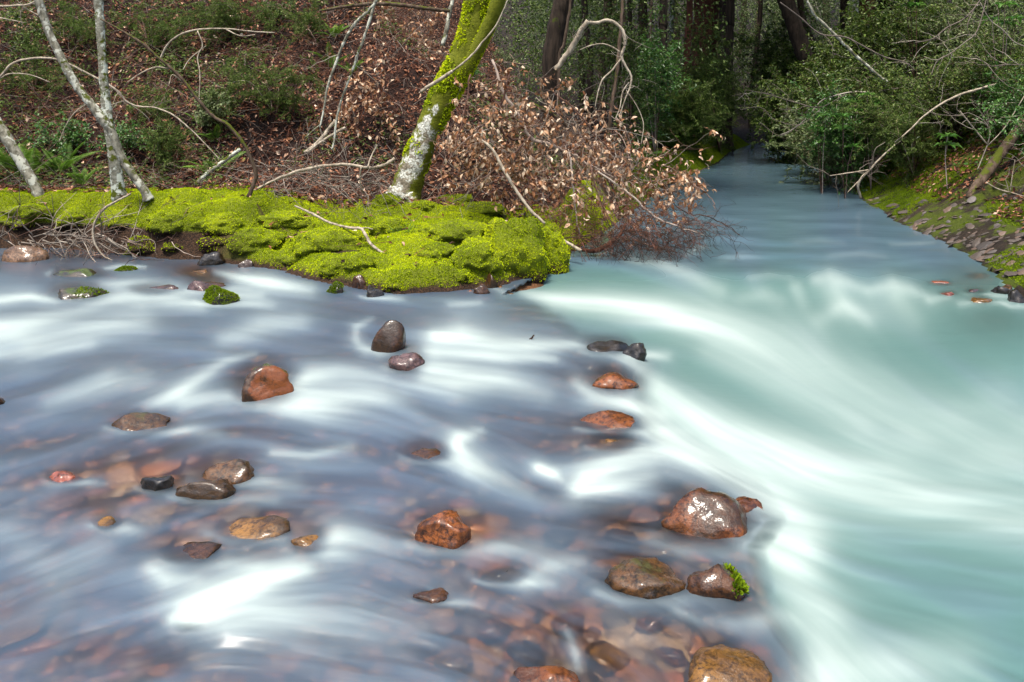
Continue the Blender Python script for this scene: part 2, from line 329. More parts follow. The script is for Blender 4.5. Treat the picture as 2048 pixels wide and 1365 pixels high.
LEDGE = [(1000, 592), (1060, 612), (1110, 640), (1150, 672), (1230, 690), (1285, 740), (1275, 800), (1310, 870), (1440, 945), (1500, 985), (1540, 1040), (1500, 1095), (1520, 1200), (1580, 1300), (1620, 1400), (1660, 1700)]
CHAN = LEDGE + [(3400, 1700), (3400, -3000), (1150, -3000), (1150, 515), (1060, 562)]
def pdist(x, y, poly):
    best = np.full(np.shape(x), 1e9)
    for (ax, ay), (bx, by) in zip(poly[:-1], poly[1:]):
        dx, dy = bx - ax, by - ay; t = np.clip(((x - ax) * dx + (y - ay) * dy) / (dx * dx + dy * dy + 1e-12), 0, 1)
        best = np.minimum(best, (x - ax - t * dx) ** 2 + (y - ay - t * dy) ** 2)
    return np.sqrt(best)
def inside(x, y, poly):
    r = np.zeros(np.shape(x), bool)
    for (ax, ay), (bx, by) in zip(poly, poly[1:] + poly[:1]):
        c = (ay > y) != (by > y)
        with np.errstate(all='ignore'): r ^= c & (x < (bx - ax) * (y - ay) / (by - ay + 1e-12) + ax)
    return r
def channel(px, py):
    d = pdist(px, py, LEDGE); return sm(np.where(inside(px, py, CHAN), .3 + d / 55, .3 - d / 55))
def water_level(px, py):
    up = 1 - sm((py - 505) / 110)
    return -.085 * channel(px, py) * (1 - up) * (1 - .8 * sm((px - 1720) / 330) * sm((840 - py) / 160)) + .02 * up * (px > 1000)
def H(x, y, parts=False):
    x = np.asarray(x, float); y = np.asarray(y, float)
    dl = pdist(x, y, LBW); dr = pdist(x, y, RBW); wat = inside(x, y, WPOLY); d = np.minimum(dl, dr)
    yy = np.maximum(y, .3); px = 1024 + FPX * x / yy; py = HOR + CAM_H * FPX / yy
    ch = channel(px, py)
    bed = -.035 - .10 * sm(d / .5) - .30 * ch * sm(d / 1.2) + .03 * fbm(x * 3, y * 3, 4)
    wid = .32 + 1.75 * sm((x + 3.1) / 1.5) * (1 - sm((x - .15) / .7)) + .3 * sm((y - 10) / 4)
    t = dl / wid
    shelf = .02 + .36 * np.where(wid > .9, sm(t * .55 + .18 * np.minimum(t, 1)) , sm(t)) + .05 * np.maximum(dl - wid, 0)
    lump = domes(x, y, .5, 3) * .15 + domes(x, y, .22, 8) * .06
    hid = np.where(inside(x, y, HILLP), pdist(x, y, HILLP[:-3]), 0)
    hill = .22 * np.minimum(hid, 1.3) + .72 * np.clip(hid - 1.0, 0, 5.2) * (1 + .3 * sm((x + 1.5) / 2.5)) + .12 * np.maximum(hid - 6, 0)
    hill = hill + (.30 * fbm(x * 1.2, y * 1.2, 21, 6) + .22 * np.abs(fbm(x * 2.7, y * 2.7, 27, 4))) * sm(hid / 1.5)
    mossy = (x < 1.3) & (hid <= 0)
    left = shelf + np.where(mossy, lump * sm(dl / .15), .06 * fbm(x * 2, y * 2, 9) * sm(dl / .4)) + hill + .25 * sm((dl - 1.5) / 4) * (x > 1.3)
    dd = np.maximum(dr - .55 - .4 * (y < 9), 0)
    right = .02 + .22 * sm(dr / .9) + .12 * dr * (dr < 30) + .42 * np.minimum(dd, 7) * sm((y - 5.2) / 2.5) + .05 * dd + .10 * fbm(x * 1.5, y * 1.5, 31, 5) * sm(dr / .4) + domes(x, y, .4, 40) * .05 * sm(dr / .3)
    far = .28 * np.maximum(np.hypot(x, y) - 32, 0)
    z = np.where(wat, bed, np.where(dl <= dr, left, right) + np.minimum(far, 16))
    if parts: return z, wat, dl, dr, hid
    return z
def G(px, py):
    "the point of the ground seen at a pixel of the photograph"
    px = np.atleast_1d(np.asarray(px, float)); py = np.atleast_1d(np.asarray(py, float))
    Ys = np.concatenate([np.arange(1.8, 16, .03), np.arange(16, 60, .15)]); out = np.zeros((len(px), 3))
    a = (px - 1024) / FPX; b = (HOR - py) / FPX
    X = a[:, None] * Ys[None]; Z = CAM_H + b[:, None] * Ys[None]; hh = np.maximum(H(X, np.broadcast_to(Ys, X.shape)), 0.0)
    hit = Z <= hh; i = np.where(hit.any(1), hit.argmax(1), len(Ys) - 1); Y = Ys[i]
    return np.stack([a * Y, Y, np.where(hit.any(1), hh[np.arange(len(px)), i], CAM_H + b * Y)], 1)
def g1(px, py): return G(px, py)[0]
def onground(x, y): return np.stack([x, y, H(x, y)], -1)
def gnormal(x, y, e=.04):
    return unit(np.stack([-(H(x + e, y) - H(x - e, y)) / (2 * e), -(H(x, y + e) - H(x, y - e)) / (2 * e), np.ones_like(x)], -1))
xs = np.concatenate([[-220, -150, -100, -70, -50, -35, -25, -18, -14, -11.5], np.arange(-10, 9, .066), np.arange(9, 16, .3), [17, 19, 22, 26, 32, 40, 52, 70, 100, 150, 220]])
ys = np.concatenate([[-60, -30, -15, -8, -4, -2, -.8, .2], np.arange(1.0, 6, .1), np.arange(6, 14.5, .05), np.arange(14.5, 34, .22), np.arange(34, 60, 1.5), [64, 72, 84, 100, 130, 180, 260]])
GX, GY = np.meshgrid(xs, ys); gz, gw, gdl, gdr, ghid = H(GX, GY, True)
nx, ny = len(xs), len(ys)
idx = np.arange(nx * ny).reshape(ny, nx); Q = np.stack([idx[:-1, :-1], idx[:-1, 1:], idx[1:, 1:], idx[1:, :-1]], -1).reshape(-1, 4)
TV = np.stack([GX, GY, gz], -1).reshape(-1, 3)
c = lambda a: a.reshape(-1)[Q[:, 0]]
isw = gw.reshape(-1)[Q].all(1) ; cx_, cy_ = c(GX), c(GY); hl = c(ghid) > 0.05; lf = c(gdl) <= c(gdr)
def mossq(x, y): return .16 + fbm(x * 1.7, y * 1.7, 55, 4) - .35 * sm((y - 8.3) / .8)
def region(name, mask, mat):
    f = Q[mask]; u, inv = np.unique(f, return_inverse=True)
    o = mesh_obj(name, TV[u], [inv.reshape(-1, 4)], mat, attrs={'mossq': mossq(TV[u, 0], TV[u, 1])} if name == 'mossy_bank' else None); return tag(o, kind='structure')
near = (cy_ < 34) & (cx_ > -11)
bed_o = region('stream_bed', isw, M['bed'])
hill_o = region('hillside', ~isw & hl & lf & near, M['hill'])
mbank = ~isw & ~hl & lf & (cx_ < 1.35) & near & (cy_ < 12)
mbank_o = region('mossy_bank', mbank, M['moss_ground'])
rb = ~isw & ~lf & (cy_ < 14) & near
rbank_o = region('creek_bank', rb, M['bank'])
rest = ~isw & ~(hl & lf & near) & ~mbank & ~rb
floor_o = region('forest_floor', rest, M['floor'])
# ------------------------------------------------------------------ rocks standing in the stream
ROCKS = []
def RK(*a, cover=0.0, **k): ROCKS.append((a, k)); COVER.append(cover)
COVER = []; ROCKOBJ = {}
RK('boulder', 'rounded dark brown wet boulder standing upright upstream of the white cascade in mid stream', (742, 810, 637, 705), M['rock_brown'], 11, .75, sink=.4, rough=.07, sharp=.5)
RK('boulder', 'purplish wet rock pressed against the foot of the upright dark brown boulder', (778, 846, 680, 742), M['rock_purple'], 12, .8, sink=.5, sharp=.5, cover=0.55)
RK('boulder', 'big brown boulder with a rust coloured face and mossy top, left of mid stream', (472, 581, 711, 806), M['rock_face'], 143, .8, sink=.42, facets=5, sharp=.75, cover=0.25)
RK('boulder', 'low flat dark olive rock washed by water below the rust faced boulder', (225, 343, 813, 862), M['rock_olive'], 14, .55, sink=.6, cover=0.6)
RK('boulder', 'dark rock with a thick coat of green moss just off the mossy bank, left side', (398, 478, 569, 609), M['rock_moss'], 15, .8, sink=.5, facets=5)
RK('boulder', 'dark rock with moss on top and white water spilling over its front, far left', (104, 204, 562, 602), M['rock_moss'], 16, .7, sink=.55, cover=0.5)
RK('boulder', 'long low mossy stone barely above water behind the spilling rock at far left', (108, 212, 534, 554), M['rock_moss'], 17, .5, sink=.6, cover=0.3)
RK('boulder', 'small reddish brown wet stone beside the moss coated rock', (376, 424, 562, 584), M['rock_purple'], 18, .7)
RK('boulder', 'purple wedge shaped stone with a raised right tip, left of the moss coated rock', (262, 347, 562, 587), M['rock_purple'], 19, .5, tilt=-.25, cover=0.7)
RK('boulder', 'black shiny stone at the water edge under the mossy bank', (398, 452, 503, 532), M['rock_dark'], 20, .8, facets=10)
RK('boulder', 'smooth brown dome of rock behind the moss coated rock', (385, 447, 549, 578), M['rock_brown'], 21, .9, sharp=.4, cover=0.8)
RK('boulder', 'flat orange brown stone awash behind the smooth dome', (362, 425, 532, 549), M['rock_ochre'], 22, .7, cover=0.9)
RK('boulder', 'pinkish wet stone at the foot of the mossy bank beside white water', (476, 510, 518, 537), M['rock_purple'], 23, .8)
RK('boulder', 'small dark mossy stone ringed by white water near the arching twig', (232, 272, 529, 543), M['rock_moss'], 24, .7)
RK('boulder', 'smooth tan boulder at the left end of the pool under the twig tangle', (5, 98, 489, 524), M['rock_tan'], 25, .6, facets=3, sharp=.5)
RK('boulder', 'bright orange wet rock with a steep dark right face in the foreground', (832, 964, 1013, 1097), M['rock_rust'], 26, .6, tilt=-.15, sink=.45, facets=9, cover=0.25)
RK('boulder', 'large orange brown boulder with dark stains at the edge of the main channel', (1326, 1494, 962, 1092), M['rock_rust'], 127, .8, sink=.4, facets=6, sharp=.6, zw=-.03, cover=0.2)
RK('boulder', 'brown knob of rock on the channel side of the large orange brown boulder', (1440, 1530, 984, 1066), M['rock_rust'], 28, .7, sink=.4, sharp=.5, zw=-.05)
RK('boulder', 'wet brown boulder with glints and a green moss tuft beside the white water', (1372, 1514, 1117, 1236), M['rock_brown'], 129, .75, tilt=.3, sink=.35, facets=6, zw=-.04, cover=0.15)
RK('boulder', 'orange brown rock with a mossy ridge under a thin sheet of water', (1212, 1362, 1100, 1196), M['rock_olive'], 30, .7, sink=.55, cover=0.5)
RK('boulder', 'orange brown rock at the lip of the ledge with water pouring round it', (1178, 1270, 727, 782), M['rock_rust'], 31, .8, sink=.5, sharp=.6, cover=0.5)
RK('boulder', 'flat topped orange rock with water fanning off its right edge', (1165, 1283, 822, 862), M['rock_rust'], 32, .7, sink=.5, cover=0.35)
RK('boulder', 'ochre submerged stone just below the flat topped orange rock', (1180, 1262, 858, 900), M['rock_ochre'], 33, .7, sink=.6, cover=1.1)
RK('boulder', 'dark wet rock in the white water at the head of the main channel', (1172, 1262, 668, 708), M['rock_dark'], 34, .7, cover=0.6)
RK('boulder', 'small black rock trailing off the dark rock at the head of the channel', (1240, 1292, 680, 712), M['rock_dark'], 35, .8)
RK('boulder', 'olive brown slab of rock, upper one of the foreground slab cluster', (392, 505, 906, 966), M['rock_olive'], 36, .6, facets=10, cover=0.3)
RK('boulder', 'flat olive slab with a broken shiny right edge, middle of the foreground slab cluster', (352, 462, 951, 1000), M['rock_olive'], 37, .55, facets=12, cover=0.25)
RK('boulder', 'dark pointed slab, left one of the foreground slab cluster', (280, 356, 931, 982), M['rock_dark'], 38, .6, facets=12, cover=0.3)
RK('boulder', 'broad golden brown slab awash in clear shallow water, left foreground', (430, 566, 998, 1078), M['rock_ochre'], 39, .7, sink=.6, facets=8, cover=0.75)
RK('boulder', 'ochre cracked stone next to the broad golden slab', (580, 648, 1036, 1106), M['rock_ochre'], 40, .8, sink=.55, cover=0.9)
RK('boulder', 'dark brown sunken rock above the big white swirl in the foreground', (328, 432, 1062, 1128), M['rock_brown'], 41, .8, sink=.6, cover=0.9)
RK('boulder', 'rust brown rock cut off by the bottom edge of the photo', (1015, 1150, 1318, 1400), M['rock_rust'], 42, .8, sink=.5, cover=0.6)
RK('boulder', 'big golden brown sunken boulder in the bottom corner of the shallows', (1350, 1535, 1258, 1400), M['rock_ochre'], 43, .8, sink=.55, sharp=.5, cover=0.8)
RK('boulder', 'small ochre stone sunk below the bright orange rock', (958, 1040, 1122, 1166), M['rock_ochre'], 44, .7, cover=1.1)
RK('boulder', 'small brown stone with a white lip of water in the lower middle', (828, 892, 1174, 1206), M['rock_brown'], 45, .7, cover=0.6)
RK('boulder', 'sunken brown rock left of the white curl in mid stream', (812, 892, 874, 922), M['rock_brown'], 46, .8, sink=.6, cover=1.1)
RK('boulder', 'brown rock at the left edge of the photo above the shallow cobbles', (-30, 14, 792, 812), M['rock_brown'], 47, .8)
RK('boulder', 'grey rock at the left edge of the photo in fast water', (-40, 25, 688, 704), M['rock_dark'], 48, .8)
RK('boulder', 'orange oval sunken stone in the left foreground', (188, 238, 1010, 1058), M['rock_ochre'], 49, 1.0, sink=.65, cover=1.1)
RK('boulder', 'bright red flat stone lying in the left foreground shallows', (95, 160, 932, 966), M['rock_red'], 50, .7, sink=.6, cover=0.6)
RK('boulder', 'brown stone at the foot of the mossy bank near the pale stick', (702, 736, 548, 578), M['rock_brown'], 51, .8)
RK('boulder', 'black wet stone in front of the mossy bank below the pale stick', (724, 768, 572, 596), M['rock_dark'], 52, .8)
RK('boulder', 'dark mossy stone at the waterline below the hollow in the mossy bank', (652, 690, 562, 588), M['rock_moss'], 53, .8)
RK('boulder', 'reddish grey broken slab under the tip of the pale stick on moss', (790, 828, 540, 566), M['rock_purple'], 54, .7, facets=12, zw=.06)
RK('boulder', 'brown rock half covered in moss near the right end of the mossy bank', (966, 998, 546, 576), M['rock_brown'], 55, .8)
RK('boulder', 'brown and black stone splashed by water near the end of the mossy bank', (942, 980, 564, 588), M['rock_brown'], 56, .8)
for k, (bb, m, l) in enumerate([((1975, 2022, 568, 592), 'rock_dark', 'black angular stone at the right bank edge, nearest the riffle'), ((2012, 2060, 580, 612), 'rock_dark', 'black rock at the right edge of the photo by the waterline'), ((2010, 2060, 545, 570), 'rock_dark', 'dark flat rock at the right edge just below the gravel bank'), ((1940, 1985, 590, 606), 'rock_ochre', 'ochre wet stone on the shallow right margin'), ((1935, 1975, 545, 556), 'rock_ochre', 'golden stone alone in the shallow water below the right bank'), ((2002, 2030, 570, 590), 'rock_olive', 'olive rounded stone between the black rocks on the right margin'), ((1862, 1902, 560, 570), 'rock_red', 'pink flat stone awash on the right margin of the riffle'), ((1930, 1972, 575, 588), 'rock_purple', 'pale pink sunken stone beside the ochre wet stone'), ((1880, 1912, 580, 590), 'rock_red', 'red brown stone awash lower on the right margin')]):
    RK('boulder', l, bb, M[m], 60 + k, .9, zw=-.03, facets=14, sharp=.96, cover=0.0 if 'black' in l or 'dark' in l else .55)
# ------------------------------------------------------------------ water
fx = np.arange(-300, 2360, 5.0); fy = np.arange(277, 1500, 4.0); PX, PY = np.meshgrid(fx, fy)
CTRL = np.array([(100, 560, 0), (100, 700, -14), (300, 780, -24), (500, 600, 5), (600, 680, 3), (300, 650, -5), (700, 620, 2), (900, 600, 5), (650, 800, 0), (800, 740, 18), (900, 720, 5), (1000, 800, 12), (1000, 930, 38), (850, 900, 20), (600, 900, 5), (200, 900, -14), (100, 1000, -15), (400, 1000, -20), (150, 1150, -20), (400, 1200, -25), (600, 1150, -10), (600, 1280, 8), (800, 1200, 12), (800, 1050, 8), (1000, 1050, 10), (1200, 930, -12), (1200, 1050, 10), (1300, 1200, 35), (1100, 1250, 25), (1400, 1330, 45), (1150, 600, 8), (1300, 620, 10), (1500, 680, 22), (1700, 780, 28), (1900, 870, 25), (1500, 900, 24), (1700, 980, 14), (1900, 1050, 10), (1800, 1200, 14), (1600, 1150, 30), (1600, 1300, 50), (1250, 730, 30), (1350, 820, 35), (1400, 520, 65), (1600, 530, 80), (1800, 580, 70), (1600, 450, 88), (1550, 380, 90), (1500, 320, 95), (1900, 560, 40), (1700, 650, 50), (1950, 700, 30)], float)
uu = np.zeros_like(PX); vv = np.zeros_like(PX); ww = np.zeros_like(PX)
for x, y, a in CTRL:
    w = 1 / (((PX - x) ** 2 + ((PY - y) * 1.5) ** 2) / 1e4 + .15) ** 2; uu += w * math.cos(math.radians(a)); vv += w * math.sin(math.radians(a)); ww += w
wob = .22 * fbm(PX / 260, PY / 120, 3, 3); uu /= ww; vv = vv / ww + wob
nn = np.hypot(uu, vv) + 1e-6; uu /= nn; vv /= nn
def samp(A, ix, iy):
    ix = np.clip(ix, 0, A.shape[1] - 1.001); iy = np.clip(iy, 0, A.shape[0] - 1.001)
    i = ix.astype(int); j = iy.astype(int); f = ix - i; g = iy - j
    return (A[j, i] * (1 - f) + A[j, i + 1] * f) * (1 - g) + (A[j + 1, i] * (1 - f) + A[j + 1, i + 1] * f) * g
def lic(A, length):
    n = int(length / 6); acc = A.copy(); cnt = 1.0; I0, J0 = np.meshgrid(np.arange(A.shape[1], dtype=float), np.arange(A.shape[0], dtype=float))
    for sgn in (1, -1):
        I, J = I0.copy(), J0.copy()
        for k in range(n):
            u = samp(uu, I, J); v = samp(vv, I, J); I += sgn * u * 6 / 5; J += sgn * v * 6 / 4
            w = 1 - (k + 1) / (n + 1); acc = acc + w * samp(A, I, J); cnt += w
    return acc / cnt
STROKES = [
 [(1045, 585, 11, .4), (1110, 600, 20, .9), (1200, 606, 24, 1), (1320, 622, 30, 1), (1430, 652, 36, .85), (1560, 705, 50, .6), (1700, 770, 65, .42), (1850, 850, 85, .32), (2060, 930, 90, .25)],
 [(1240, 705, 18, .4), (1290, 752, 24, .7), (1330, 800, 34, .9), (1450, 870, 50, .9), (1600, 930, 64, .85), (1750, 975, 64, .65), (1900, 1010, 55, .55), (2100, 1045, 60, .4)],
 [(1292, 845, 20, .9), (1380, 905, 32, .9), (1480, 955, 40, .85), (1560, 1005, 50, .75), (1610, 1060, 56, .6), (1590, 1110, 52, .55)],
 [(1535, 1085, 26, .8), (1590, 1140, 50, .6), (1650, 1230, 60, .5), (1650, 1320, 60, .6), (1620, 1400, 50, .85)], [(1700, 1350, 70, .6), (1900, 1330, 80, .3)],
 [(826, 718, 14, .8), (855, 748, 26, 1), (915, 757, 30, .95), (1000, 765, 24, .6), (1090, 790, 24, .3)],
 [(872, 672, 20, .85), (920, 668, 24, .95), (985, 684, 20, .75), (1060, 690, 16, .75), (1150, 690, 11, .6), (1215, 705, 10, .35)],
 [(850, 702, 10, .55), (1000, 712, 16, .6), (1110, 718, 9, .4)],
 [(1155, 765, 14, .6), (1190, 785, 22, .85), (1260, 810, 20, .85), (1320, 830, 20, .7)],
 [(520, 812, 9, .8), (560, 806, 20, 1), (640, 806, 28, 1), (720, 800, 30, .6), (800, 785, 30, .3)],
 [(585, 775, 12, .9), (620, 750, 20, .75), (680, 742, 20, .5), (760, 755, 24, .3)],
 [(300, 815, 18, .4), (350, 790, 20, .7), (400, 757, 16, .62), (450, 724, 11, .5), (510, 708, 7, .45)],
 [(370, 800, 24, .65), (450, 800, 22, .4)], [(100, 805, 22, .25), (160, 785, 24, .4), (220, 765, 28, .55), (290, 760, 26, .35)],
 [(-40, 605, 12, .8), (60, 594, 9, .75), (110, 602, 9, .5)], [(-60, 665, 30, .8), (30, 660, 30, .8), (90, 640, 22, .7), (150, 625, 18, .45), (200, 605, 16, .35)],
 [(180, 600, 14, .55), (260, 590, 16, .6), (340, 598, 20, .65), (400, 610, 14, .5)], [(205, 570, 8, .4), (290, 566, 8, .45), (350, 575, 8, .4)],
 [(60, 690, 24, .55), (150, 665, 30, .5), (280, 640, 40, .45)], [(430, 545, 8, .6), (480, 556, 12, .8), (540, 566, 16, .75), (620, 582, 14, .4)], [(450, 592, 9, .5), (520, 590, 12, .4)],
 [(450, 680, 22, .35), (520, 655, 26, .45), (600, 645, 26, .3)], [(-60, 715, 18, .5), (60, 705, 14, .45), (180, 690, 16, .3)],
 [(742, 638, 6, .4), (712, 655, 9, .6), (712, 680, 10, .65), (730, 705, 12, .4)],
 [(95, 548, 5, .7), (105, 542, 4, .5)], [(210, 538, 4, .6), (240, 533, 5, .8), (290, 534, 4, .6)], [(120, 590, 5, .7), (170, 596, 6, .5)],
 [(960, 862, 12, .5), (918, 876, 17, .85), (910, 900, 20, .95), (940, 930, 20, .85), (1000, 955, 16, .5), (1060, 985, 14, .2)],
 [(1078, 936, 12, .9), (1105, 948, 12, .8), (1125, 962, 7, .4)], [(1150, 978, 18, 1), (1175, 955, 26, 1), (1240, 930, 32, .85), (1320, 908, 28, .65), (1400, 915, 24, .4)], [(1160, 985, 10, 1), (1215, 975, 16, .7), (1300, 955, 20, .4)],
 [(345, 1238, 13, 1), (375, 1222, 28, 1), (440, 1195, 36, 1), (520, 1160, 34, .9), (610, 1136, 24, .6)], [(370, 1240, 14, .95), (450, 1235, 40, .85), (540, 1225, 55, .65), (650, 1235, 60, .4), (780, 1260, 70, .2)],
 [(300, 1135, 16, .45), (335, 1160, 26, .6), (390, 1160, 20, .4)], [(645, 1085, 14, .8), (675, 1070, 18, .8), (720, 1078, 24, .45), (790, 1100, 26, .2)],
 [(20, 1070, 40, .18), (110, 1150, 50, .28), (200, 1110, 36, .2)], [(1050, 1165, 14, .35), (1100, 1130, 20, .42), (1160, 1120, 18, .25)],
 [(1135, 1265, 10, .45), (1150, 1300, 10, .55), (1155, 1335, 10, .5)], [(1365, 1100, 12, .4), (1410, 1095, 14, .4), (1450, 1110, 12, .3)],
 [(545, 906, 9, .45), (620, 912, 9, .4), (700, 893, 12, .35)], [(480, 970, 7, .5), (520, 955, 10, .35)],
 [(1592, 575, 16, .34), (1606, 605, 14, .16)], [(1630, 560, 14, .4), (1660, 553, 18, .5), (1695, 566, 15, .4), (1730, 580, 12, .25)], [(1668, 575, 22, .3), (1690, 620, 20, .14)], [(1745, 580, 12, .3), (1785, 570, 18, .5), (1822, 580, 14, .4), (1850, 592, 10, .25)], [(1795, 595, 24, .26), (1830, 640, 26, .12)], [(1480, 598, 16, .16), (1530, 588, 16, .26), (1560, 600, 16, .18)], [(1500, 556, 8, .22), (1540, 550, 9, .26), (1580, 556, 8, .16)], [(1640, 640, 20, .2), (1684, 612, 15, .40), (1735, 636, 20, .2)], [(1860, 600, 10, .42), (1895, 594, 8, .36)], [(1920, 608, 8, .3), (1950, 603, 6, .5), (1985, 598, 4, .4)], [(1440, 520, 7, .15), (1480, 512, 8, .2), (1520, 516, 6, .1)], [(1660, 512, 6, .16), (1720, 508, 7, .22), (1770, 514, 6, .14)], [(1590, 486, 6, .12), (1640, 482, 6, .2), (1690, 488, 5, .1)], [(1780, 490, 4, .2), (1840, 487, 4, .35), (1870, 486, 3, .2)],
 [(1250, 518, 9, .3), (1310, 524, 12, .5), (1370, 545, 16, .4), (1440, 580, 20, .3)], [(1370, 512, 6, .5), (1390, 500, 7, .65), (1410, 492, 5, .4)],
 [(1780, 910, 60, .2), (2000, 800, 60, .15)], [(1950, 920, 60, .2), (2060, 880, 60, .3)],
 [(1420, 700, 30, .25), (1560, 770, 40, .3), (1720, 850, 46, .25)],
 [(900, 610, 6, .3), (960, 605, 6, .3)], [(985, 575, 5, .5), (1010, 585, 7, .35)], [(860, 1180, 7, .4), (885, 1190, 6, .3)]]
def stroke_map(strokes, wid=.86):
    A = np.zeros_like(PX)
    for s in strokes:
        best = np.zeros_like(PX)
        for (ax, ay, aw, aa), (bx, by, bw, ba) in zip(s[:-1], s[1:]):
            dx, dy = bx - ax, by - ay; t = np.clip(((PX - ax) * dx + (PY - ay) * dy) / (dx * dx + dy * dy + 1e-9), 0, 1)
            d = np.hypot(PX - ax - t * dx, (PY - ay - t * dy)); w = (aw + (bw - aw) * t) * wid; best = np.maximum(best, (aa + (ba - aa) * t) * np.exp(-(d / w) ** 2))
        A = 1 - (1 - A) * (1 - np.clip(best, 0, 1) * .97)
    return A
WAKE = []
for (a_, k_), cv in zip(ROCKS, COVER):
    x0, x1, y0, y1 = a_[2]; w = x1 - x0; h = y1 - y0
    if w > 40 and y1 > 560 and x0 > -20 and y1 < 1330:
        WAKE.append([(x0 - .12 * w, y1 - .12 * h, .12 * h, .4), (x0 + .2 * w, y1 + .05 * h, .13 * h, .5), (x0 + .7 * w, y1 + .06 * h, .14 * h, .5), (x1 + .25 * w, y1 - .02 * h, .22 * h, .5), (x1 + .8 * w, y1 + .06 * h, .3 * h, .25)])
STROKES = STROKES + WAKE
F0 = stroke_map(STROKES); UP0 = 1 - sm((PY - 500) / 100)
wn = rng.random(PX.shape) - .5
S1 = lic(wn, 80); S1 /= S1.std(); wn2 = fbm(PX / 16, PY / 9, 77, 2); S2 = lic(wn2, 90); S2 /= S2.std()
wn3 = fbm(PX / 60, PY / 26, 91, 2); S3 = lic(wn3, 110); S3 /= S3.std()
F1 = stroke_map(STROKES, 2.1) * (1 - .55 * UP0)
Fb = .62 * F0 + .30 * lic(F0, 24) + .40 * (.6 * F1 + .4 * lic(F1, 40)) * (1 - F0) * (1 - .3 * channel(PX, PY))
CH = channel(PX, PY); UP = 1 - sm((PY - 500) / 100); CRK = UP * (PX > 1060)
foam = Fb * (1 + .03 * S1 + .035 * S2 + .06 * S3) + .045 * np.maximum(S3, 0) * (1 - CH)
foam = np.clip(foam, 0, 1)
foam = np.clip(foam + .16 * np.exp(-((PX - 1640) / 260) ** 2 - ((PY - 625) / 60) ** 2) * (1 + .35 * S3), 0, 1)
# how clear the water is: clear pools over cobbles, milky main channel
clear = np.zeros_like(PX)
for x, y, rx, ry, a in [(330, 960, 280, 90, 1), (520, 1050, 170, 70, 1), (200, 1010, 150, 60, .8), (1200, 1290, 330, 110, 1), (950, 1180, 160, 80, .6), (1230, 865, 110, 50, 1), (1400, 1030, 140, 80, 1), (920, 1050, 150, 60, .8), (300, 1320, 220, 60, .5), (850, 900, 60, 35, .8), (420, 545, 90, 22, 1), (80, 1250, 120, 90, .4), (500, 760, 60, 45, .6), (1940, 560, 110, 45, .9), (1990, 640, 90, 40, .6), (1220, 750, 80, 40, .6), (100, 515, 180, 20, .6), (620, 1300, 160, 60, .3), (350, 1090, 100, 50, .7), (1280, 1150, 130, 70, .95), (1240, 1040, 150, 60, .8), (1180, 760, 70, 40, .6), (1500, 535, 90, 14, .45), (1700, 530, 80, 10, .4), (1820, 545, 70, 14, .5), (980, 640, 80, 18, .25)]:
    clear = np.maximum(clear, a * np.exp(-(((PX - x) / rx) ** 2 + ((PY - y) / ry) ** 2)))
veil = .52 - .45 * clear + .05 * S3 + .03 * S2 + .02 * S1
milk = np.where(CH > .5, .92, veil); milk = veil + (np.maximum(.93 - .45 * clear, veil) - veil) * sm((np.maximum(CH, CRK) - .25) / .6)
milk = np.clip(milk * (1 - .3 * CRK) + .2 * CRK, 0, .97)
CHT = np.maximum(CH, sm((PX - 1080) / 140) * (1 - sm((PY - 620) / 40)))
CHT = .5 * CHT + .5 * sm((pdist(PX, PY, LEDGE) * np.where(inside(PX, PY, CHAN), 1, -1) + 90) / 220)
reflect_tint = np.clip(1 - CHT * (1 - .68 * CRK) + .10 * S3 * CHT, 0, 1)  # upstream creek shifted bluer, its dulled reflection put into the colour
hump = lic(stroke_map([[(x, y, w * 1.5, min(a, .9) * min(w, 36) / 36) for x, y, w, a in s] for s in STROKES]), 20)
ZW = water_level(PX, PY); YW = CAM_H * FPX / (PY - HOR)
ZZ = ZW + .045 * hump * sm((9.5 - YW) / 3 + .4) + .0035 * S3 * sm((9 - YW) / 4 + .3) + .004 * S3 * CRK
WX, WY = W0(PX, PY); RIP = CRK * sm((WX - .6) / .5); ZZ = ZZ + RIP * (.022 * fbm(WX * .9, WY * 1.5, 101, 3) * (1 + 0 * WY) + .016 * fbm(WX * 1.7, WY * 3.2, 103, 2) * sm((15 - WY) / 6))
for (a_, k_), cv in zip(ROCKS, COVER):      # clear water round the half sunken rocks
    if cv > 0:
        x0, x1, y0, y1 = a_[2]; g_ = np.exp(-(((PX - (x0 + x1) / 2) / (.62 * (x1 - x0))) ** 2 + ((PY - (y0 + .62 * (y1 - y0))) / (.6 * (y1 - y0))) ** 2) ** 2); milk = milk * (1 - (.62 if x0 < 1330 else .5) * g_); foam = foam * (1 - .6 * g_)
pad = ((3, 4), (4, 4)); ext = lambda A: np.pad(A, pad, mode='edge')
px_l = np.concatenate([[-9000, -4000, -1800, -800], fx, [2700, 3300, 4500, 8000]]); py_l = np.concatenate([[271, 273, 275], fy, [1600, 1900, 2600, 6000]])
EPX, EPY = np.meshgrid(px_l, py_l); EZ = ext(ZZ); EY = (CAM_H - EZ) * FPX / (EPY - HOR); EX = (EPX - 1024) / FPX * EY
nwx, nwy = len(px_l), len(py_l); wi = np.arange(nwx * nwy).reshape(nwy, nwx); WQ = np.stack([wi[:-1, :-1], wi[1:, :-1], wi[1:, 1:], wi[:-1, 1:]], -1).reshape(-1, 4)
land = (~inside(EX, EY, WPOLY)) & (np.minimum(pdist(EX, EY, LBW), pdist(EX, EY, RBW)) > .35)
WQ = WQ[~land.reshape(-1)[WQ].all(1)]
u, inv = np.unique(WQ, return_inverse=True); fl = lambda A: ext(A).reshape(-1)[u]
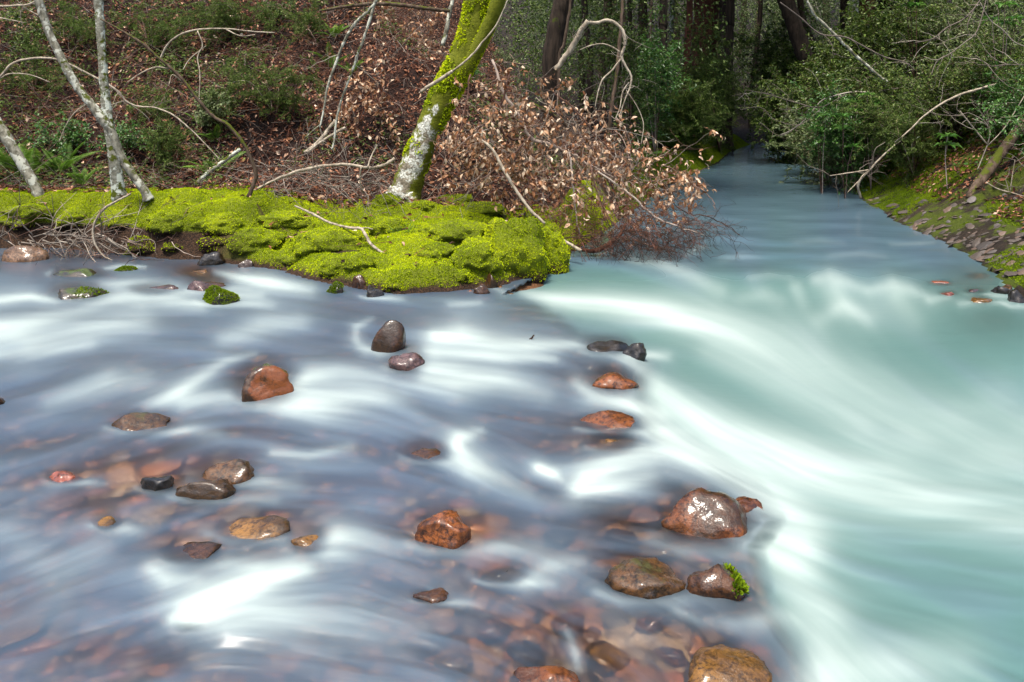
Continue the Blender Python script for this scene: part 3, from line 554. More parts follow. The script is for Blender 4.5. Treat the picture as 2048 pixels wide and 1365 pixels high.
water = mesh_obj('stream_water', np.stack([EX, EY, EZ], -1).reshape(-1, 3)[u], [inv.reshape(-1, 4)], M['water'], attrs={'foam': fl(foam), 'milk': fl(milk), 'reflect_tint': fl(reflect_tint), 'calm': fl(CRK)})
tag(water, kind='structure')
# ------------------------------------------------------------------ rocks
def rock_geo(seed, sub=3, facets=8, sharp=.92, rough=.10):
    r = np.random.default_rng(seed); bm = bmesh.new(); bmesh.ops.create_icosphere(bm, subdivisions=sub, radius=1)
    V = np.array([v.co[:] for v in bm.verts]); F = np.array([[v.index for v in f.verts] for f in bm.faces]); bm.free()
    for k in range(facets):
        n = unit(r.normal(size=3)); c0 = r.uniform(.5, .8); d = V @ n - c0; V = V - np.clip(d, 0, None)[:, None] * n * sharp
    o = r.random(3) * 50
    nz = np.array([mnoise.noise(Vector(v * 1.6 + o)) + .5 * mnoise.noise(Vector(v * 4 + o)) + .3 * mnoise.noise(Vector(v * 8 + o)) + .16 * abs(mnoise.noise(Vector(v * 17 + o))) for v in V])
    V = V * (1 + rough * nz)[:, None]; mx = np.abs(V).max(0); return V / mx, F
def rock(name, label, bbox, mat, seed, depth=.8, rot=0.0, tilt=0.0, sink=.55, zw=0.0, group=None, cat='rock', sub=4, facets=9, rough=.16, sharp=.9, cv=0.0):
    """a rock whose part above the water fills the given box of the photograph"""
    x0, x1, y0, y1 = bbox; Yb = (CAM_H - zw) * FPX / (y1 - HOR); 
    a = (x1 - x0) / 2 * Yb / FPX; Yc = Yb + a * depth * .75; a = (x1 - x0) / 2 * Yc / FPX * 1.05
    zt = CAM_H + (HOR - y0) / FPX * (Yc + a * depth * .1); zt = max(zt, zw + .012); cc = min(cv, 1.0); zt = zw + (zt - zw) * (1 - .80 * cc); zt = max(zt, zw + .006) if name != 'sunken_stone' else zw - .008; a *= 1 + .16 * cc; hh = max((zt - zw) / (2 - 2 * sink) * 1.0, a * (.35 + .12 * cc)); zc = zt - hh
    V, F = rock_geo(seed, sub, facets, sharp, rough); V = V * np.array((a, a * depth, hh))
    R = np.array(Matrix.Rotation(tilt, 3, 'Y')) ; V = V @ R.T
    V[:, 2] *= 1.0; V[:, 2] += zt - (V[:, 2].max() + zc) if False else 0
    loc = np.array(((x0 + x1) / 2 - 1024, 0, 0)) / FPX * Yc; loc = np.array((loc[0] + .10 * a * cc, Yc + .15 * a * cc, zc))
    o = mesh_obj(name, V + loc, [F], mat, None, loc); 
    tag(o, label, cat, group); ROCKOBJ[seed] = o; return o
for (a_, k_), cv in zip(ROCKS, COVER): rock(*a_, cv=cv, **k_)
for k, (cx, cy, w, m) in enumerate([(1190, 880, 60, 'rock_rust'), (1250, 905, 64, 'rock_ochre'), (1305, 905, 50, 'rock_rust'), (1120, 900, 50, 'rock_brown'), (1340, 935, 56, 'rock_brown'), (1290, 1010, 70, 'rock_rust'), (1240, 1060, 60, 'rock_brown'), (1310, 1085, 60, 'rock_ochre'), (1180, 1150, 70, 'rock_rust'), (1120, 1060, 60, 'rock_brown'), (1380, 1215, 60, 'rock_brown'), (1300, 1230, 70, 'rock_rust'), (1210, 1300, 80, 'rock_ochre'), (1130, 1230, 60, 'rock_rust'), (1460, 1240, 60, 'rock_brown'), (1340, 1300, 60, 'rock_rust'), (1180, 720, 50, 'rock_brown'), (1220, 765, 50, 'rock_rust'), (1150, 790, 40, 'rock_brown'), (1050, 1290, 70, 'rock_brown'), (980, 1240, 60, 'rock_rust'), (900, 1310, 70, 'rock_ochre'), (860, 1080, 60, 'rock_rust')]):
    rock('sunken_stone', 'rust brown stone sunk just under the water along the lip of the ledge', (cx - w / 2, cx + w / 2, cy - w * .3, cy + w * .3), M[m], 900 + k, .9, group='sunken stones along the ledge', cat='stone', sub=3, cv=1.0, facets=10)
# cobbles on the bed, seen through the water
CB = [rock_geo(200 + k, 2, 8, .85, .12) for k in range(8)]
cob_me = []
for k, (V, F) in enumerate(CB):
    o = mesh_obj('cobble', V, [F], M['cobble']); cob_me.append(o.data); bpy.data.objects.remove(o)
zones = [(330, 980, 260, 90, 90), (520, 1080, 160, 70, 40), (1200, 1290, 320, 90, 95), (950, 1120, 220, 110, 60), (200, 1270, 260, 110, 60), (1230, 880, 120, 60, 22), (700, 1000, 300, 80, 50), (1400, 1060, 120, 70, 16), (420, 548, 110, 20, 14), (1930, 575, 110, 28, 22)]
nco = 0
for (zx, zy, rx, ry, n) in zones:
    for k in range(n):
        if nco >= 298: break
        a = rng.random() * 2 * math.pi; r = math.sqrt(rng.random()); px, py = zx + rx * r * math.cos(a), zy + ry * r * math.sin(a)
        X, Y = W0(px, py); 
        if not inside(np.array(X), np.array(Y), WPOLY): continue
        s = rng.uniform(.022, .06) * (1 if Y < 4 else 1.5) * (1 + .6 * (rng.random() < .15)); z = float(H(X, Y)); top = -.012 - rng.random() * .03 + float(water_level(np.array(px), np.array(py)))
        hgt = s * rng.uniform(.4, .7); z = max(z + hgt * .6, min(top - hgt, z + hgt * 1.5) if rng.random() < .5 else z)
        o = bpy.data.objects.new('cobble', cob_me[rng.integers(8)]); COL.objects.link(o); o.location = (X, Y, z); o.scale = (s * rng.uniform(.9, 1.5), s, hgt); o.rotation_euler = (rng.normal() * .2, rng.normal() * .2, rng.random() * 6.28)
        tag(o, 'small rounded cobble lying on the stream bed under shallow rippling water', 'cobble', 'cobbles on the stream bed'); nco += 1
mb = MB(); n = 2600
pxs = rng.uniform(-100, 1600, n); pys = rng.uniform(500, 1450, n) ** 1.0; X = np.zeros(n); Y = np.zeros(n); X, Y = W0(pxs, pys)
ok = inside(X, Y, WPOLY) & (channel(pxs, pys) < .4); X, Y = X[ok], Y[ok]; s = rng.uniform(.015, .05, len(X))
V, F = rock_geo(300, 1, 6, .8, .1)
scatter(mb, V, F, np.stack([X, Y, H(X, Y) + s * .2], 1), frames(rdir(len(X)) * (1, 1, .2), np.array((0, 0, 1.0))), np.stack([s * 1.3, s, s * .6], 1))
tag(mb.build('bed_pebbles', M['cobble']), 'mixed brown and red pebbles covering the stream bed', 'pebbles', kind='stuff')
# flat slate pieces and mossy edge of the right bank
sl_me = []
for k in range(6):
    V, F = rock_geo(400 + k, 2, 9, .95, .06); o = mesh_obj('slate', V, [F], M['slate'], smooth=False); sl_me.append(o.data); bpy.data.objects.remove(o)
k = 0
for it in range(4000):
    px = rng.uniform(1740, 2100); t = (px - 1740) / 308; py = rng.normal(425 + 75 * t, 28 + 40 * t)
    if k >= 240 or py < 395 or py > 560: continue
    p = g1(px, py)
    if inside(p[0:1], p[1:2], WPOLY)[0] or p[2] < .02: continue
    s = rng.uniform(.014, .042) * (1.7 if rng.random() < .12 else 1); o = bpy.data.objects.new('slate', sl_me[k % 6]); COL.objects.link(o)
    nn_ = gnormal(p[0:1], p[1:2])[0]; n2_ = unit(nn_ + rng.normal(size=3) * .15); R = Matrix(frames(np.cross(n2_, rdir(1)), n2_)[0].tolist()).to_4x4()
    o.matrix_world = Matrix.Translation(Vector(p) + Vector(nn_) * s * .12) @ R @ Matrix.Diagonal((s * 1.25, s, s * .22, 1))
    tag(o, 'flat piece of grey brown slate lying on the right bank', 'slate', 'slate pieces on the right bank'); k += 1
# ------------------------------------------------------------------ moss cushions and moss fur
def moss_fur(mb, P_, N_, size, spread=.9):
    n = len(P_)
    for k in range(3):
        d = unit(N_ + rng.normal(size=(n, 3)) * spread * .55); L = size * rng.uniform(.6, 1.3, n)
        scatter(mb, np.array([(0, -.28, 0), (0, .28, 0), (1, .12, 0), (1, -.12, 0)]), np.array([(0, 1, 2, 3)]), P_ - N_ * size * .2, frames(d, rdir(n)), np.stack([L, L, L], 1), np.clip(np.full(n, .5) + rng.normal(size=n) * .22, 0, 1))
def tri_sample(V, F, n):
    a, b, c_ = V[F[:, 0]], V[F[:, 1]], V[F[:, 2]]; nr = np.cross(b - a, c_ - a); ar = np.linalg.norm(nr, axis=1); i = rng.choice(len(F), n, p=ar / ar.sum())
    u, v = rng.random(n), rng.random(n); f = u + v > 1; u[f] = 1 - u[f]; v[f] = 1 - v[f]
    return a[i] + (b[i] - a[i]) * u[:, None] + (c_[i] - a[i]) * v[:, None], unit(nr[i])
CUSH = [
 (285, 512, 92, 44, 'dark green mossy hump standing in the pool in front of the bank'), (500, 505, 120, 50, 'low bright moss cushion above the black shiny stone'), (585, 540, 110, 48, 'moss cushion bulging over the water left of the dark hollow'),
 (655, 508, 170, 60, 'wide bright moss cushion in the middle of the bank under the thin stick'), (672, 555, 78, 40, 'small rounded moss hump at the front beside the dark hollow'), (772, 474, 84, 42, 'moss knob on top of the bank in front of the leaning trunk'),
 (905, 492, 150, 52, 'broad smooth moss cushion right of the grass tuft'), (1028, 545, 150, 100, 'tall swollen moss cushion, biggest at the right end of the bank'), (1100, 548, 80, 84, 'steep moss cushion dropping straight to the water at the right tip'), (1098, 490, 66, 42, 'dark moss knob on top of the right tip of the bank'),
 (955, 545, 120, 52, 'moss cushion in front of the biggest one, above small wet stones'), (925, 566, 58, 26, 'small oval moss cushion low at the front of the bank'), (788, 584, 52, 32, 'little round moss cushion touching the water below the reddish slab'), (870, 520, 84, 34, 'low moss cushion below the two pale pebbles'),
 (715, 545, 70, 40, 'dark moss cushion just right of the brown stone hollow'), (50, 456, 150, 50, 'long moss cushion overhanging the twig tangle at the left edge'), (150, 462, 110, 46, 'moss cushion on the bank lip under the pale arching twig'), (240, 458, 110, 48, 'moss cushion on the lip directly below the curved tree'), (335, 462, 130, 52, 'plump moss cushion on the lip right of the curved tree'), (430, 470, 120, 52, 'moss cushion where the bank lip turns into the slope'),
 (430, 500, 80, 34, 'small dark moss hump between the pool hump and the slope'), (345, 508, 60, 22, 'tiny moss pad at the waterline beside the pool hump'), (910, 412, 90, 26, 'flat dark moss pad on the ground behind the leaning trunk'), (960, 430, 100, 26, 'flat moss pad below the hanging dead leaves'), (772, 418, 70, 34, 'dark moss mound at the left foot of the leaning trunk'), (846, 424, 60, 26, 'dark moss mound at the right foot of the leaning trunk'), (560, 455, 120, 34, 'low moss swell along the top of the bank left of centre')]
CF = rock_geo(1, 4, 0, 0, .14)[1]
for k, (cx, by, w, h, lab) in enumerate(CUSH):
    p = g1(cx, by - .12 * h); a = w / 2 * p[1] / FPX; hh = h * p[1] / FPX * (.85 if k in (7, 8, 9, 10) else .62); V = rock_geo(500 + k, 4, 0, 0, .34)[0] * (a, min(a * .95, .45), hh)
    ctr = np.array((p[0], p[1] + min(a * .5, .3), p[2] + hh * .12)); V = V + ctr
    e = thing('moss_cushion', lab, 'moss', ctr, 'moss cushions on the bank')
    mesh_obj('cushion', V, [CF], M['moss_ground'], e, ctr)
    S, N = tri_sample(V, CF, int(min(9500, max(900, a * hh * 70000)))); k_ = (N[:, 2] > -.35) & (N[:, 1] < .75); S, N = S[k_], N[k_]
    m = MB(); moss_fur(m, S, N, .0115); f = m.build('moss_fur', M['moss'], e, ctr, False); tag(f, kind='stuff')
f = Q[mbank]; T3 = np.concatenate([f[:, [0, 1, 2]], f[:, [0, 2, 3]]]); ctr = TV[T3].mean(1)
T3 = T3[(ctr[:, 1] < 9.6) & (ctr[:, 0] > -7) & (ctr[:, 2] > .03)]
S, N = tri_sample(TV, T3, 120000)
bare = mossq(S[:, 0], S[:, 1]) > -.27; bare &= (S[:, 2] > .245) | (S[:, 0] > -2.4); S, N = S[bare], N[bare]
m = MB(); moss_fur(m, S, N, .0115); tag(m.build('bank_moss', M['moss'], None, smooth=False), 'bright yellow green moss covering the stream bank', 'moss', kind='stuff')
# moss on the right bank, and on the left bank further up the creek
f = Q[rb | (rest & lf & (cy_ < 26) & (cx_ > 1))]; T3 = np.concatenate([f[:, [0, 1, 2]], f[:, [0, 2, 3]]]); cc_ = TV[T3].mean(1); T3 = T3[(cc_[:, 0] < 13) & (cc_[:, 1] > 5.6)]; S, N = tri_sample(TV, T3, 620000)
dR = pdist(S[:, 0], S[:, 1], RBW); dL = pdist(S[:, 0], S[:, 1], LBW); q = fbm(S[:, 0] * 1.3, S[:, 1] * 1.3, 61, 4); right_ = dR < dL
px_ = 1024 + FPX * S[:, 0] / np.maximum(S[:, 1], .5); py_ = HOR - (S[:, 2] - CAM_H) * FPX / np.maximum(S[:, 1], .5)
keep = (S[:, 2] > .03) & (S[:, 1] > 5.6) & np.where(right_, (dR < 2.4) & (q > np.where(S[:, 1] < 9.6, .02, -.3)), (dL < 1.3) & (q > -.45)) & (px_ > 1150) & (px_ < 2150)
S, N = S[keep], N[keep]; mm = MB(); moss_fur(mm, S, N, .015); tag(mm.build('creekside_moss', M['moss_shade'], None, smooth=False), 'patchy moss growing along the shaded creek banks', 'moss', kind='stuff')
for sd_, f_ in ((15, lambda S, N, w: (N[:, 2] > .1) & (S[:, 2] > -.2)), (129, lambda S, N, w: (N[:, 2] > .35) & (S[:, 0] > .22 * w) & (S[:, 0] < .62 * w) & (fbm(S[:, 0] * 30, S[:, 1] * 30, 3, 2) > -.25)), (16, lambda S, N, w: (N[:, 2] > .5) & (S[:, 0] > .0)), (24, lambda S, N, w: N[:, 2] > .4), (53, lambda S, N, w: N[:, 2] > .3), (285, None)):
    o = ROCKOBJ.get(sd_)
    if o is None: continue
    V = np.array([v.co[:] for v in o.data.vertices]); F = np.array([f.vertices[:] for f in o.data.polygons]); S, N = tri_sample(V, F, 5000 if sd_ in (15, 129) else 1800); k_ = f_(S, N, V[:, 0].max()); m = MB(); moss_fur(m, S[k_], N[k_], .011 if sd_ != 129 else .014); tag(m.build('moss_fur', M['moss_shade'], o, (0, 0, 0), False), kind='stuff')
n = 420; X = rng.uniform(-5.5, .4, n); Y = rng.uniform(6.2, 9, n); k = (~inside(X, Y, WPOLY)) & (H(X, Y) > .12) & (~inside(X, Y, HILLP)); X, Y = X[k], Y[k]; n = len(X); s = rng.uniform(.03, .075, n)
m = MB(); scatter(m, *LEAF8, onground(X, Y) + (0, 0, .028), frames(rdir(n) * (1, 1, .3), rdir(n, 1.5)), np.stack([s, s * .45, s], 1)); n2 = n // 2; L = rng.uniform(.08, .3, n2); scatter(m, STICK[0] - (0, .5, .5), STICK[1], onground(X[:n2], Y[:n2]) + np.array((.02, .01, .03)), frames(rdir(n2) * (1, 1, .15), np.tile((0, 0, 1.0), (n2, 1))), np.stack([L, np.full(n2, .004), np.full(n2, .004)], 1)); tag(m.build('moss_debris', M['litter'], None, smooth=False), 'dead leaves and bits of twig lying on the moss', 'leaf litter', kind='stuff')
# ------------------------------------------------------------------ trees
def path3(pts, Y0, dY=0.0):
    "pixel polyline (px, py, width px) -> 3D points and radii at depth Y0 (+dY along the way)"
    n = len(pts); q = np.array([P(x, y, Y0 + dY * i / max(n - 1, 1)) for i, (x, y, w) in enumerate(pts)]); r = np.array([w / 2 * (Y0 + dY * i / max(n - 1, 1)) / FPX for i, (x, y, w) in enumerate(pts)])
    s = spline(np.column_stack([q, r]), 6); return s[:, :3], np.maximum(s[:, 3], .0015)
def limb(name, pts, Y0, dY, mat, parent, loc, sides=10, wob=.12):
    p, r = path3(pts, Y0, dY); m = MB(); k_ = max(r.mean(), .004); p = p + (rng.normal(size=p.shape) * k_ * .10 if sides < 9 else 0); m.tube(p, r * (1 + .12 * (rng.random(len(r)) - .5)), sides, .5, wob); return m.build(name, mat, parent, loc)
def twigs_from(p, r, n, L, rad, depth=2, up=.1, spread=.9, out=None, droop=0.0):
    "random side twigs off a path"
    out = [] if out is None else out
    for k in range(n):
        i = rng.integers(max(1, len(p) // 5), len(p)); d = unit(p[i] - p[i - 1]); v = unit(d * .6 + rng.normal(size=3) * spread + (0, 0, up)); l = L * rng.uniform(.4, 1.3); q = [p[i]]
        for s in range(5):
            v = unit(v + rng.normal(size=3) * .25 + (0, 0, -droop)); q.append(q[-1] + v * l / 5)
        q = np.array(q); out.append((q, np.linspace(rad, rad * .35, 6)))
        if depth > 1: twigs_from(q, None, rng.integers(1, 4), L * .55, rad * .6, depth - 1, up, spread, out, droop)
    return out
def tubes(mb, tw, sides=3):
    for q, r in tw: mb.tube(q, r, sides)
# leaning mossy tree
b = g1(808, 398); Yt = b[1]; main = thing('leaning_tree', 'thick leaning tree with white bark patches and heavy yellow green moss on the bank', 'tree', b)
tp = [(806, 425, 82), (808, 400, 68), (822, 350, 57), (846, 285, 52), (874, 222, 54), (902, 165, 58), (930, 110, 58), (945, 60, 52), (953, 15, 50), (957, -40, 48), (950, -200, 46), (925, -420, 40), (940, -900, 30)]
trunk_o = limb('trunk', tp, Yt, -.0, M['bark_main'], main, b, 20, .10)
limb('branch', [(912, 160, 44), (942, 118, 32), (966, 75, 28), (985, 35, 28), (1000, -10, 27), (1050, -160, 24), (1150, -420, 18)], Yt - .05, -.3, M['bark_main'], main, b, 14)
limb('root', [(818, 392, 30), (828, 410, 20), (836, 432, 12)], Yt - .12, -.1, M['bark_main'], main, b, 9)
limb('root', [(795, 385, 40), (775, 405, 30), (755, 425, 12)], Yt - .1, -.05, M['bark_main'], main, b, 9)
m = MB(); p_, r_ = path3(tp[2:11], Yt); 
V_, F_, _ = tube_geo(p_, r_ * 1.0, 20); F_ = np.concatenate([F_[:, [0, 1, 2]], F_[:, [0, 2, 3]]]); S, N = tri_sample(V_, F_, 9000)
sel = (fbm(S[:, 0] * 6 + S[:, 1] * 5, S[:, 2] * 4, 31, 4) + .50 * sm((S[:, 2] - 1.15) / .6) + .30 * np.abs(N[:, 0]) > .34) & (N[:, 1] < .5); S, N = S[sel], N[sel]
moss_fur(m, S, unit(N + np.array((0, 0, -.6))), .027, 1.1); p2, r2 = path3([(912, 160, 44), (942, 118, 32), (966, 75, 28), (985, 35, 28), (1000, -10, 27)], Yt - .05, -.15); V2, F2, _ = tube_geo(p2, r2, 14); F2 = np.concatenate([F2[:, [0, 1, 2]], F2[:, [0, 2, 3]]]); S, N = tri_sample(V2, F2, 2200); k2 = fbm(S[:, 0] * 9, S[:, 2] * 7, 33, 4) > -.15; moss_fur(m, S[k2], unit(N[k2] + np.array((0, 0, -.4))), .02, 1.1)
tag(m.build('trunk_moss', M['moss'], trunk_o, b, False), kind='stuff')
tw = twigs_from(path3(tp[8:], Yt)[0], None, 30, 1.2, .012, 2); m = MB(); tubes(m, tw, 4); tag(m.build('twigs', M['greytwig'], main, b), kind='stuff')
# alders on the left
b = g1(236, 398); t = thing('alder_tree', 'straight slender white barked tree behind the fork of the curved tree', 'tree', b)
limb('trunk', [(240, 402, 30), (234, 360, 25), (226, 300, 22), (216, 240, 20), (209, 180, 18), (205, 120, 17), (200, 50, 17), (196, -20, 17), (190, -200, 15), (195, -600, 12)], b[1], .1, M['bark_white'], t, b, 12)
b = g1(296, 396); t = thing('alder_tree', 'grey tree curving left from a mossy foot and crossing the straight white trunk', 'tree', b)
limb('trunk', [(297, 400, 22), (290, 384, 18), (272, 358, 16), (250, 326, 15), (236, 298, 16), (222, 262, 17), (206, 240, 20), (186, 214, 17), (160, 182, 16), (140, 150, 16), (120, 112, 15), (100, 70, 15), (86, 30, 16), (74, -10, 16), (40, -120, 15), (0, -400, 12)], b[1] - .05, -.25, M['bark_grey'], t, b, 12)
b = g1(78, 392); t = thing('alder_tree', 'pale grey trunk leaning out of the left edge above the ferns', 'tree', b)
limb('trunk', [(80, 398, 24), (70, 372, 20), (50, 338, 21), (28, 300, 21), (4, 262, 22), (-30, 210, 22), (-80, 120, 26), (-160, -60, 22), (-250, -400, 14)], b[1], -.1, M['bark_grey'], t, b, 12)
b = g1(500, 392); t = thing('sapling', 'dark thin sapling bending left over the hillside from a crooked base', 'sapling', b)
sp = [(497, 396, 10), (508, 366, 8), (512, 345, 8), (496, 305, 7), (478, 275, 7), (455, 250, 7), (425, 232, 7), (400, 205, 6.5), (370, 165, 6.5), (340, 135, 6), (310, 110, 5), (286, 88, 6), (240, 60, 4), (200, 38, 3)]
limb('trunk', sp, b[1] - .05, -.1, M['bark_brown'], t, b, 8)
for q in ([(320, 120, 5), (335, 90, 4), (360, 70, 4), (395, 60, 3.5), (450, 58, 3), (500, 63, 2.5), (550, 66, 2)], [(338, 138, 4), (310, 135, 3), (280, 148, 2.5), (255, 165, 2)], [(395, 62, 3), (405, 90, 2.5), (395, 115, 2.5), (400, 150, 2), (398, 200, 1.6)], [(450, 58, 3), (480, 72, 2), (510, 70, 1.6)], [(412, 92, 2), (380, 118, 2), (366, 140, 1.5)], [(366, 165, 2.5), (345, 150, 2), (338, 170, 1.5)]):
    limb('branch', q, b[1] - .1, -.15, M['bark_pale'], t, b, 5)
# long single branches
def bough(lab, polys, Y, dY, mat, name='branch', sides=6, twn=0, twl=.3, twr=.004, twm=None, cat='branch', group=None, wsc=.85):
    q0 = polys[0]; b = P(q0[0][0], q0[0][1], Y); t = thing(name, lab, cat, b, group)
    for i, q in enumerate(polys):
        limb('stem', [(x, y, w * wsc) for x, y, w in q], Y, dY, M[mat], t, b, sides)
    if twn:
        m = MB(); 
        for q in polys[:2]: tubes(m, twigs_from(path3(q, Y, dY)[0], None, twn, twl, twr, 2))
        tag(m.build('twigs', M[twm or 'greytwig'], t, b), kind='stuff')
    return t
Yh = 9.2
bough('pale thin branch arching from the left edge across both alder trunks down to the sapling', [[(-30, 190, 6), (0, 155, 6), (25, 128, 6), (60, 118, 5.5), (100, 117, 5.5), (130, 125, 5), (165, 142, 5), (205, 163, 5), (235, 182, 5), (252, 202, 4.5), (275, 213, 4.5), (310, 216, 4), (345, 230, 4), (380, 258, 3.5), (410, 288, 3), (440, 320, 2.5)], [(252, 202, 3), (235, 206, 2.5), (215, 213, 2)], [(0, 158, 4), (20, 148, 3), (60, 150, 2.5), (100, 165, 2)], [(180, 205, 3), (150, 225, 2.5), (130, 255, 2), (118, 285, 2)]], 8.6, -.1, 'bark_pale', twn=6)
bough('pale branch entering the top left corner and dividing before the curved tree', [[(-30, 14, 5), (30, 12, 5), (60, 8, 4), (90, -10, 3)], [(38, 10, 3), (60, 22, 2.5), (80, 32, 2)], [(-20, 32, 3), (20, 40, 2.5), (50, 46, 2)]], 8.3, -.1, 'bark_pale', twn=8)
bough('grey branch hanging from the top of the photo left of its mossy pair', [[(765, -60, 9), (755, -5, 9), (738, 20, 8), (712, 45, 8), (690, 80, 7), (672, 125, 6.5), (655, 175, 6), (648, 215, 5), (640, 255, 4)], [(640, 250, 3), (625, 262, 2.5), (610, 275, 2)]], 7.6, -.1, 'bark_grey', twn=5)
bough('grey mossy branch hanging beside its pair, ending among fallen sticks', [[(748, 10, 8), (738, 45, 7), (728, 75, 7), (715, 110, 7), (705, 140, 6.5), (692, 175, 6), (680, 210, 6), (672, 245, 5.5), (668, 285, 5), (663, 300, 4)]], 7.7, -.1, 'bark_grey', twn=5)
bough('thin grey twig rising across the leaning trunk to the top edge', [[(842, 185, 9), (860, 172, 9), (895, 150, 9), (905, 143, 8)], [(905, 143, 5), (940, 115, 5), (965, 85, 4.5), (990, 55, 4), (1005, 25, 3.5), (1020, -10, 3)]], Yt - .42, -.1, 'bark_pale', sides=7)
bough('dark horizontal branch across the top of the hillside', [[(640, 22, 6), (690, 14, 8), (745, 8, 10), (800, 10, 10), (860, 18, 9), (900, 22, 8)]], 8.9, 0, 'bark_brown', twn=4)
bough('broken pale branch making a tall arch above the dead leaves', [[(1110, 140, 12), (1128, 118, 13), (1146, 92, 14), (1160, 65, 13), (1176, 43, 12)], [(1174, 45, 8), (1195, 46, 8), (1215, 41, 8), (1235, 50, 8), (1248, 68, 8), (1250, 90, 7.5), (1243, 112, 7), (1250, 130, 6), (1262, 152, 5), (1260, 175, 4), (1250, 200, 3), (1240, 230, 3)], [(1244, 115, 5), (1225, 140, 4), (1205, 160, 4), (1195, 190, 3), (1190, 215, 2)], [(1258, 165, 3), (1245, 185, 3), (1240, 215, 2.5), (1230, 240, 2)], [(1240, 105, 4), (1225, 95, 4), (1205, 88, 3), (1180, 92, 3), (1160, 100, 2)], [(1252, 180, 3), (1275, 215, 2), (1287, 250, 2), (1282, 290, 1.5)]], 8.2, -.1, 'bark_pale', sides=7, twn=7)
bough('purplish bare pole standing behind the broken arch branch', [[(1216, 280, 9), (1222, 220, 9), (1232, 160, 9), (1238, 100, 9), (1243, 40, 8), (1246, -20, 8), (1252, -300, 6)]], 8.8, .1, 'bark_brown')
bough('thin bare upright pole with peeling grey bark, left of the leaning mossy trunk', [[(885, 92, 12), (893, 60, 11), (898, 30, 10), (905, 0, 9), (912, -60, 8)]], 9.6, .1, 'bark_grey')
bough('pale stick lying down the mossy bank from the brush to the water', [[(590, 412, 5), (625, 428, 6), (660, 446, 6), (698, 456, 7), (722, 458, 7), (732, 472, 7), (745, 492, 7), (775, 512, 6), (805, 530, 6), (828, 550, 6)], [(722, 457, 4), (735, 456, 3), (745, 459, 2)]], 7.45, -.75, 'bark_pale', name='fallen_stick', cat='stick')
bough('pale arching twig dipping from the moss lip into the pool', [[(262, 388, 4), (235, 402, 5), (208, 418, 6), (192, 440, 6), (186, 462, 6), (190, 488, 5), (205, 510, 4), (222, 520, 3), (250, 528, 2), (275, 531, 1.5)]], 7.55, -.1, 'bark_pale', name='fallen_stick', cat='stick')
bough('long pale dead branch lying along the foot of the hill to the leaning tree', [[(482, 395, 5), (520, 375, 6), (560, 356, 7), (600, 342, 8), (650, 332, 8), (700, 330, 8), (735, 336, 8), (765, 332, 8), (790, 318, 9)], [(650, 332, 4), (640, 350, 3), (620, 365, 2)], [(735, 336, 5), (742, 315, 4), (755, 290, 4)], [(722, 335, 4), (720, 362, 4), (725, 385, 3)]], 8.3, .1, 'bark_pale', name='fallen_stick', twn=8, cat='stick')
bough('pair of bleached sticks leaning together on the slope', [[(608, 306, 7), (630, 290, 8), (650, 268, 9), (672, 240, 8)], [(615, 305, 6), (645, 282, 7), (690, 255, 7)]], 9.1, .2, 'bark_pale', name='fallen_stick', cat='stick')
bough('mossy leaning log with a white broken end behind the green ferns', [[(365, 395, 10), (385, 375, 11), (410, 352, 12), (445, 325, 12), (480, 298, 11)]], 9.1, .3, 'bark_white', name='fallen_log', cat='log')
bough('dark rotten stick stub poking from the dead leaves', [[(1068, 210, 10), (1095, 225, 10), (1120, 240, 9), (1140, 258, 7)]], 8.4, 0, 'bark_brown', name='fallen_stick', cat='stick')
bough('long bleached stick slanting down through the dead leaves to the moss', [[(960, 278, 5), (985, 300, 7), (1010, 345, 8), (1035, 385, 8), (1060, 420, 8), (1090, 448, 7)]], 7.7, -.3, 'bark_pale', name='fallen_stick', cat='stick')
bough('grey broken stub pointing over the water at the right tip of the moss', [[(1125, 480, 7), (1145, 492, 8), (1162, 502, 9)]], 7.3, -.1, 'bark_pale', name='fallen_stick', cat='stick')
bough('thick rust coloured dead limb reaching the water under the dead leaves', [[(1160, 500, 8), (1190, 502, 12), (1215, 490, 11), (1240, 470, 9), (1250, 450, 7)]], 7.5, .1, 'bark_red', name='fallen_stick', cat='stick')
# ------------------------------------------------------------------ fallen leafy branch with tan dead leaves
b = np.array((.05, 8.35, float(H(np.array(.05), np.array(8.35))))); fb = thing('dead_branch', 'mass of fallen dead branches hung with tan leaves, right of the leaning tree', 'dead branch', b)
mains = [[(985, 120, 8), (1010, 190, 10), (1040, 235, 10), (1060, 275, 12), (1100, 290, 12), (1140, 305, 9), (1180, 330, 7), (1240, 360, 5), (1310, 370, 4)], [(1020, 150, 6), (1000, 220, 8), (1010, 270, 9), (1050, 285, 9)], [(1060, 275, 8), (1000, 330, 6), (950, 370, 4), (900, 390, 3)],
 [(1140, 305, 6), (1145, 360, 6), (1150, 410, 5), (1160, 470, 4)], [(1200, 345, 6), (1260, 390, 7), (1310, 435, 7), (1360, 455, 5), (1410, 470, 3)], [(1290, 365, 4), (1340, 360, 4), (1385, 368, 4), (1420, 395, 3.5), (1432, 420, 2.5)], [(1340, 400, 3), (1370, 425, 4), (1410, 432, 3.5), (1450, 450, 3), (1480, 470, 2)], [(940, 150, 6), (930, 220, 6), (915, 280, 5), (895, 330, 4)], [(1100, 180, 6), (1150, 220, 6), (1190, 270, 5), (1230, 310, 4)], [(1180, 330, 5), (1200, 400, 5), (1230, 450, 5), (1270, 480, 4), (1330, 500, 3)]]
allp = []; leafpts = []
m_b = MB()
for i, q in enumerate(mains):
    p_, r_ = path3(q, 8.2 - .12 * (i % 5), -.1 * (i % 3)); m_b.tube(p_ + rng.normal(size=p_.shape) * .006, r_ * .62, 6, None, .1); allp.append(p_)
m_b.build('limbs', M['twig'], fb, b)
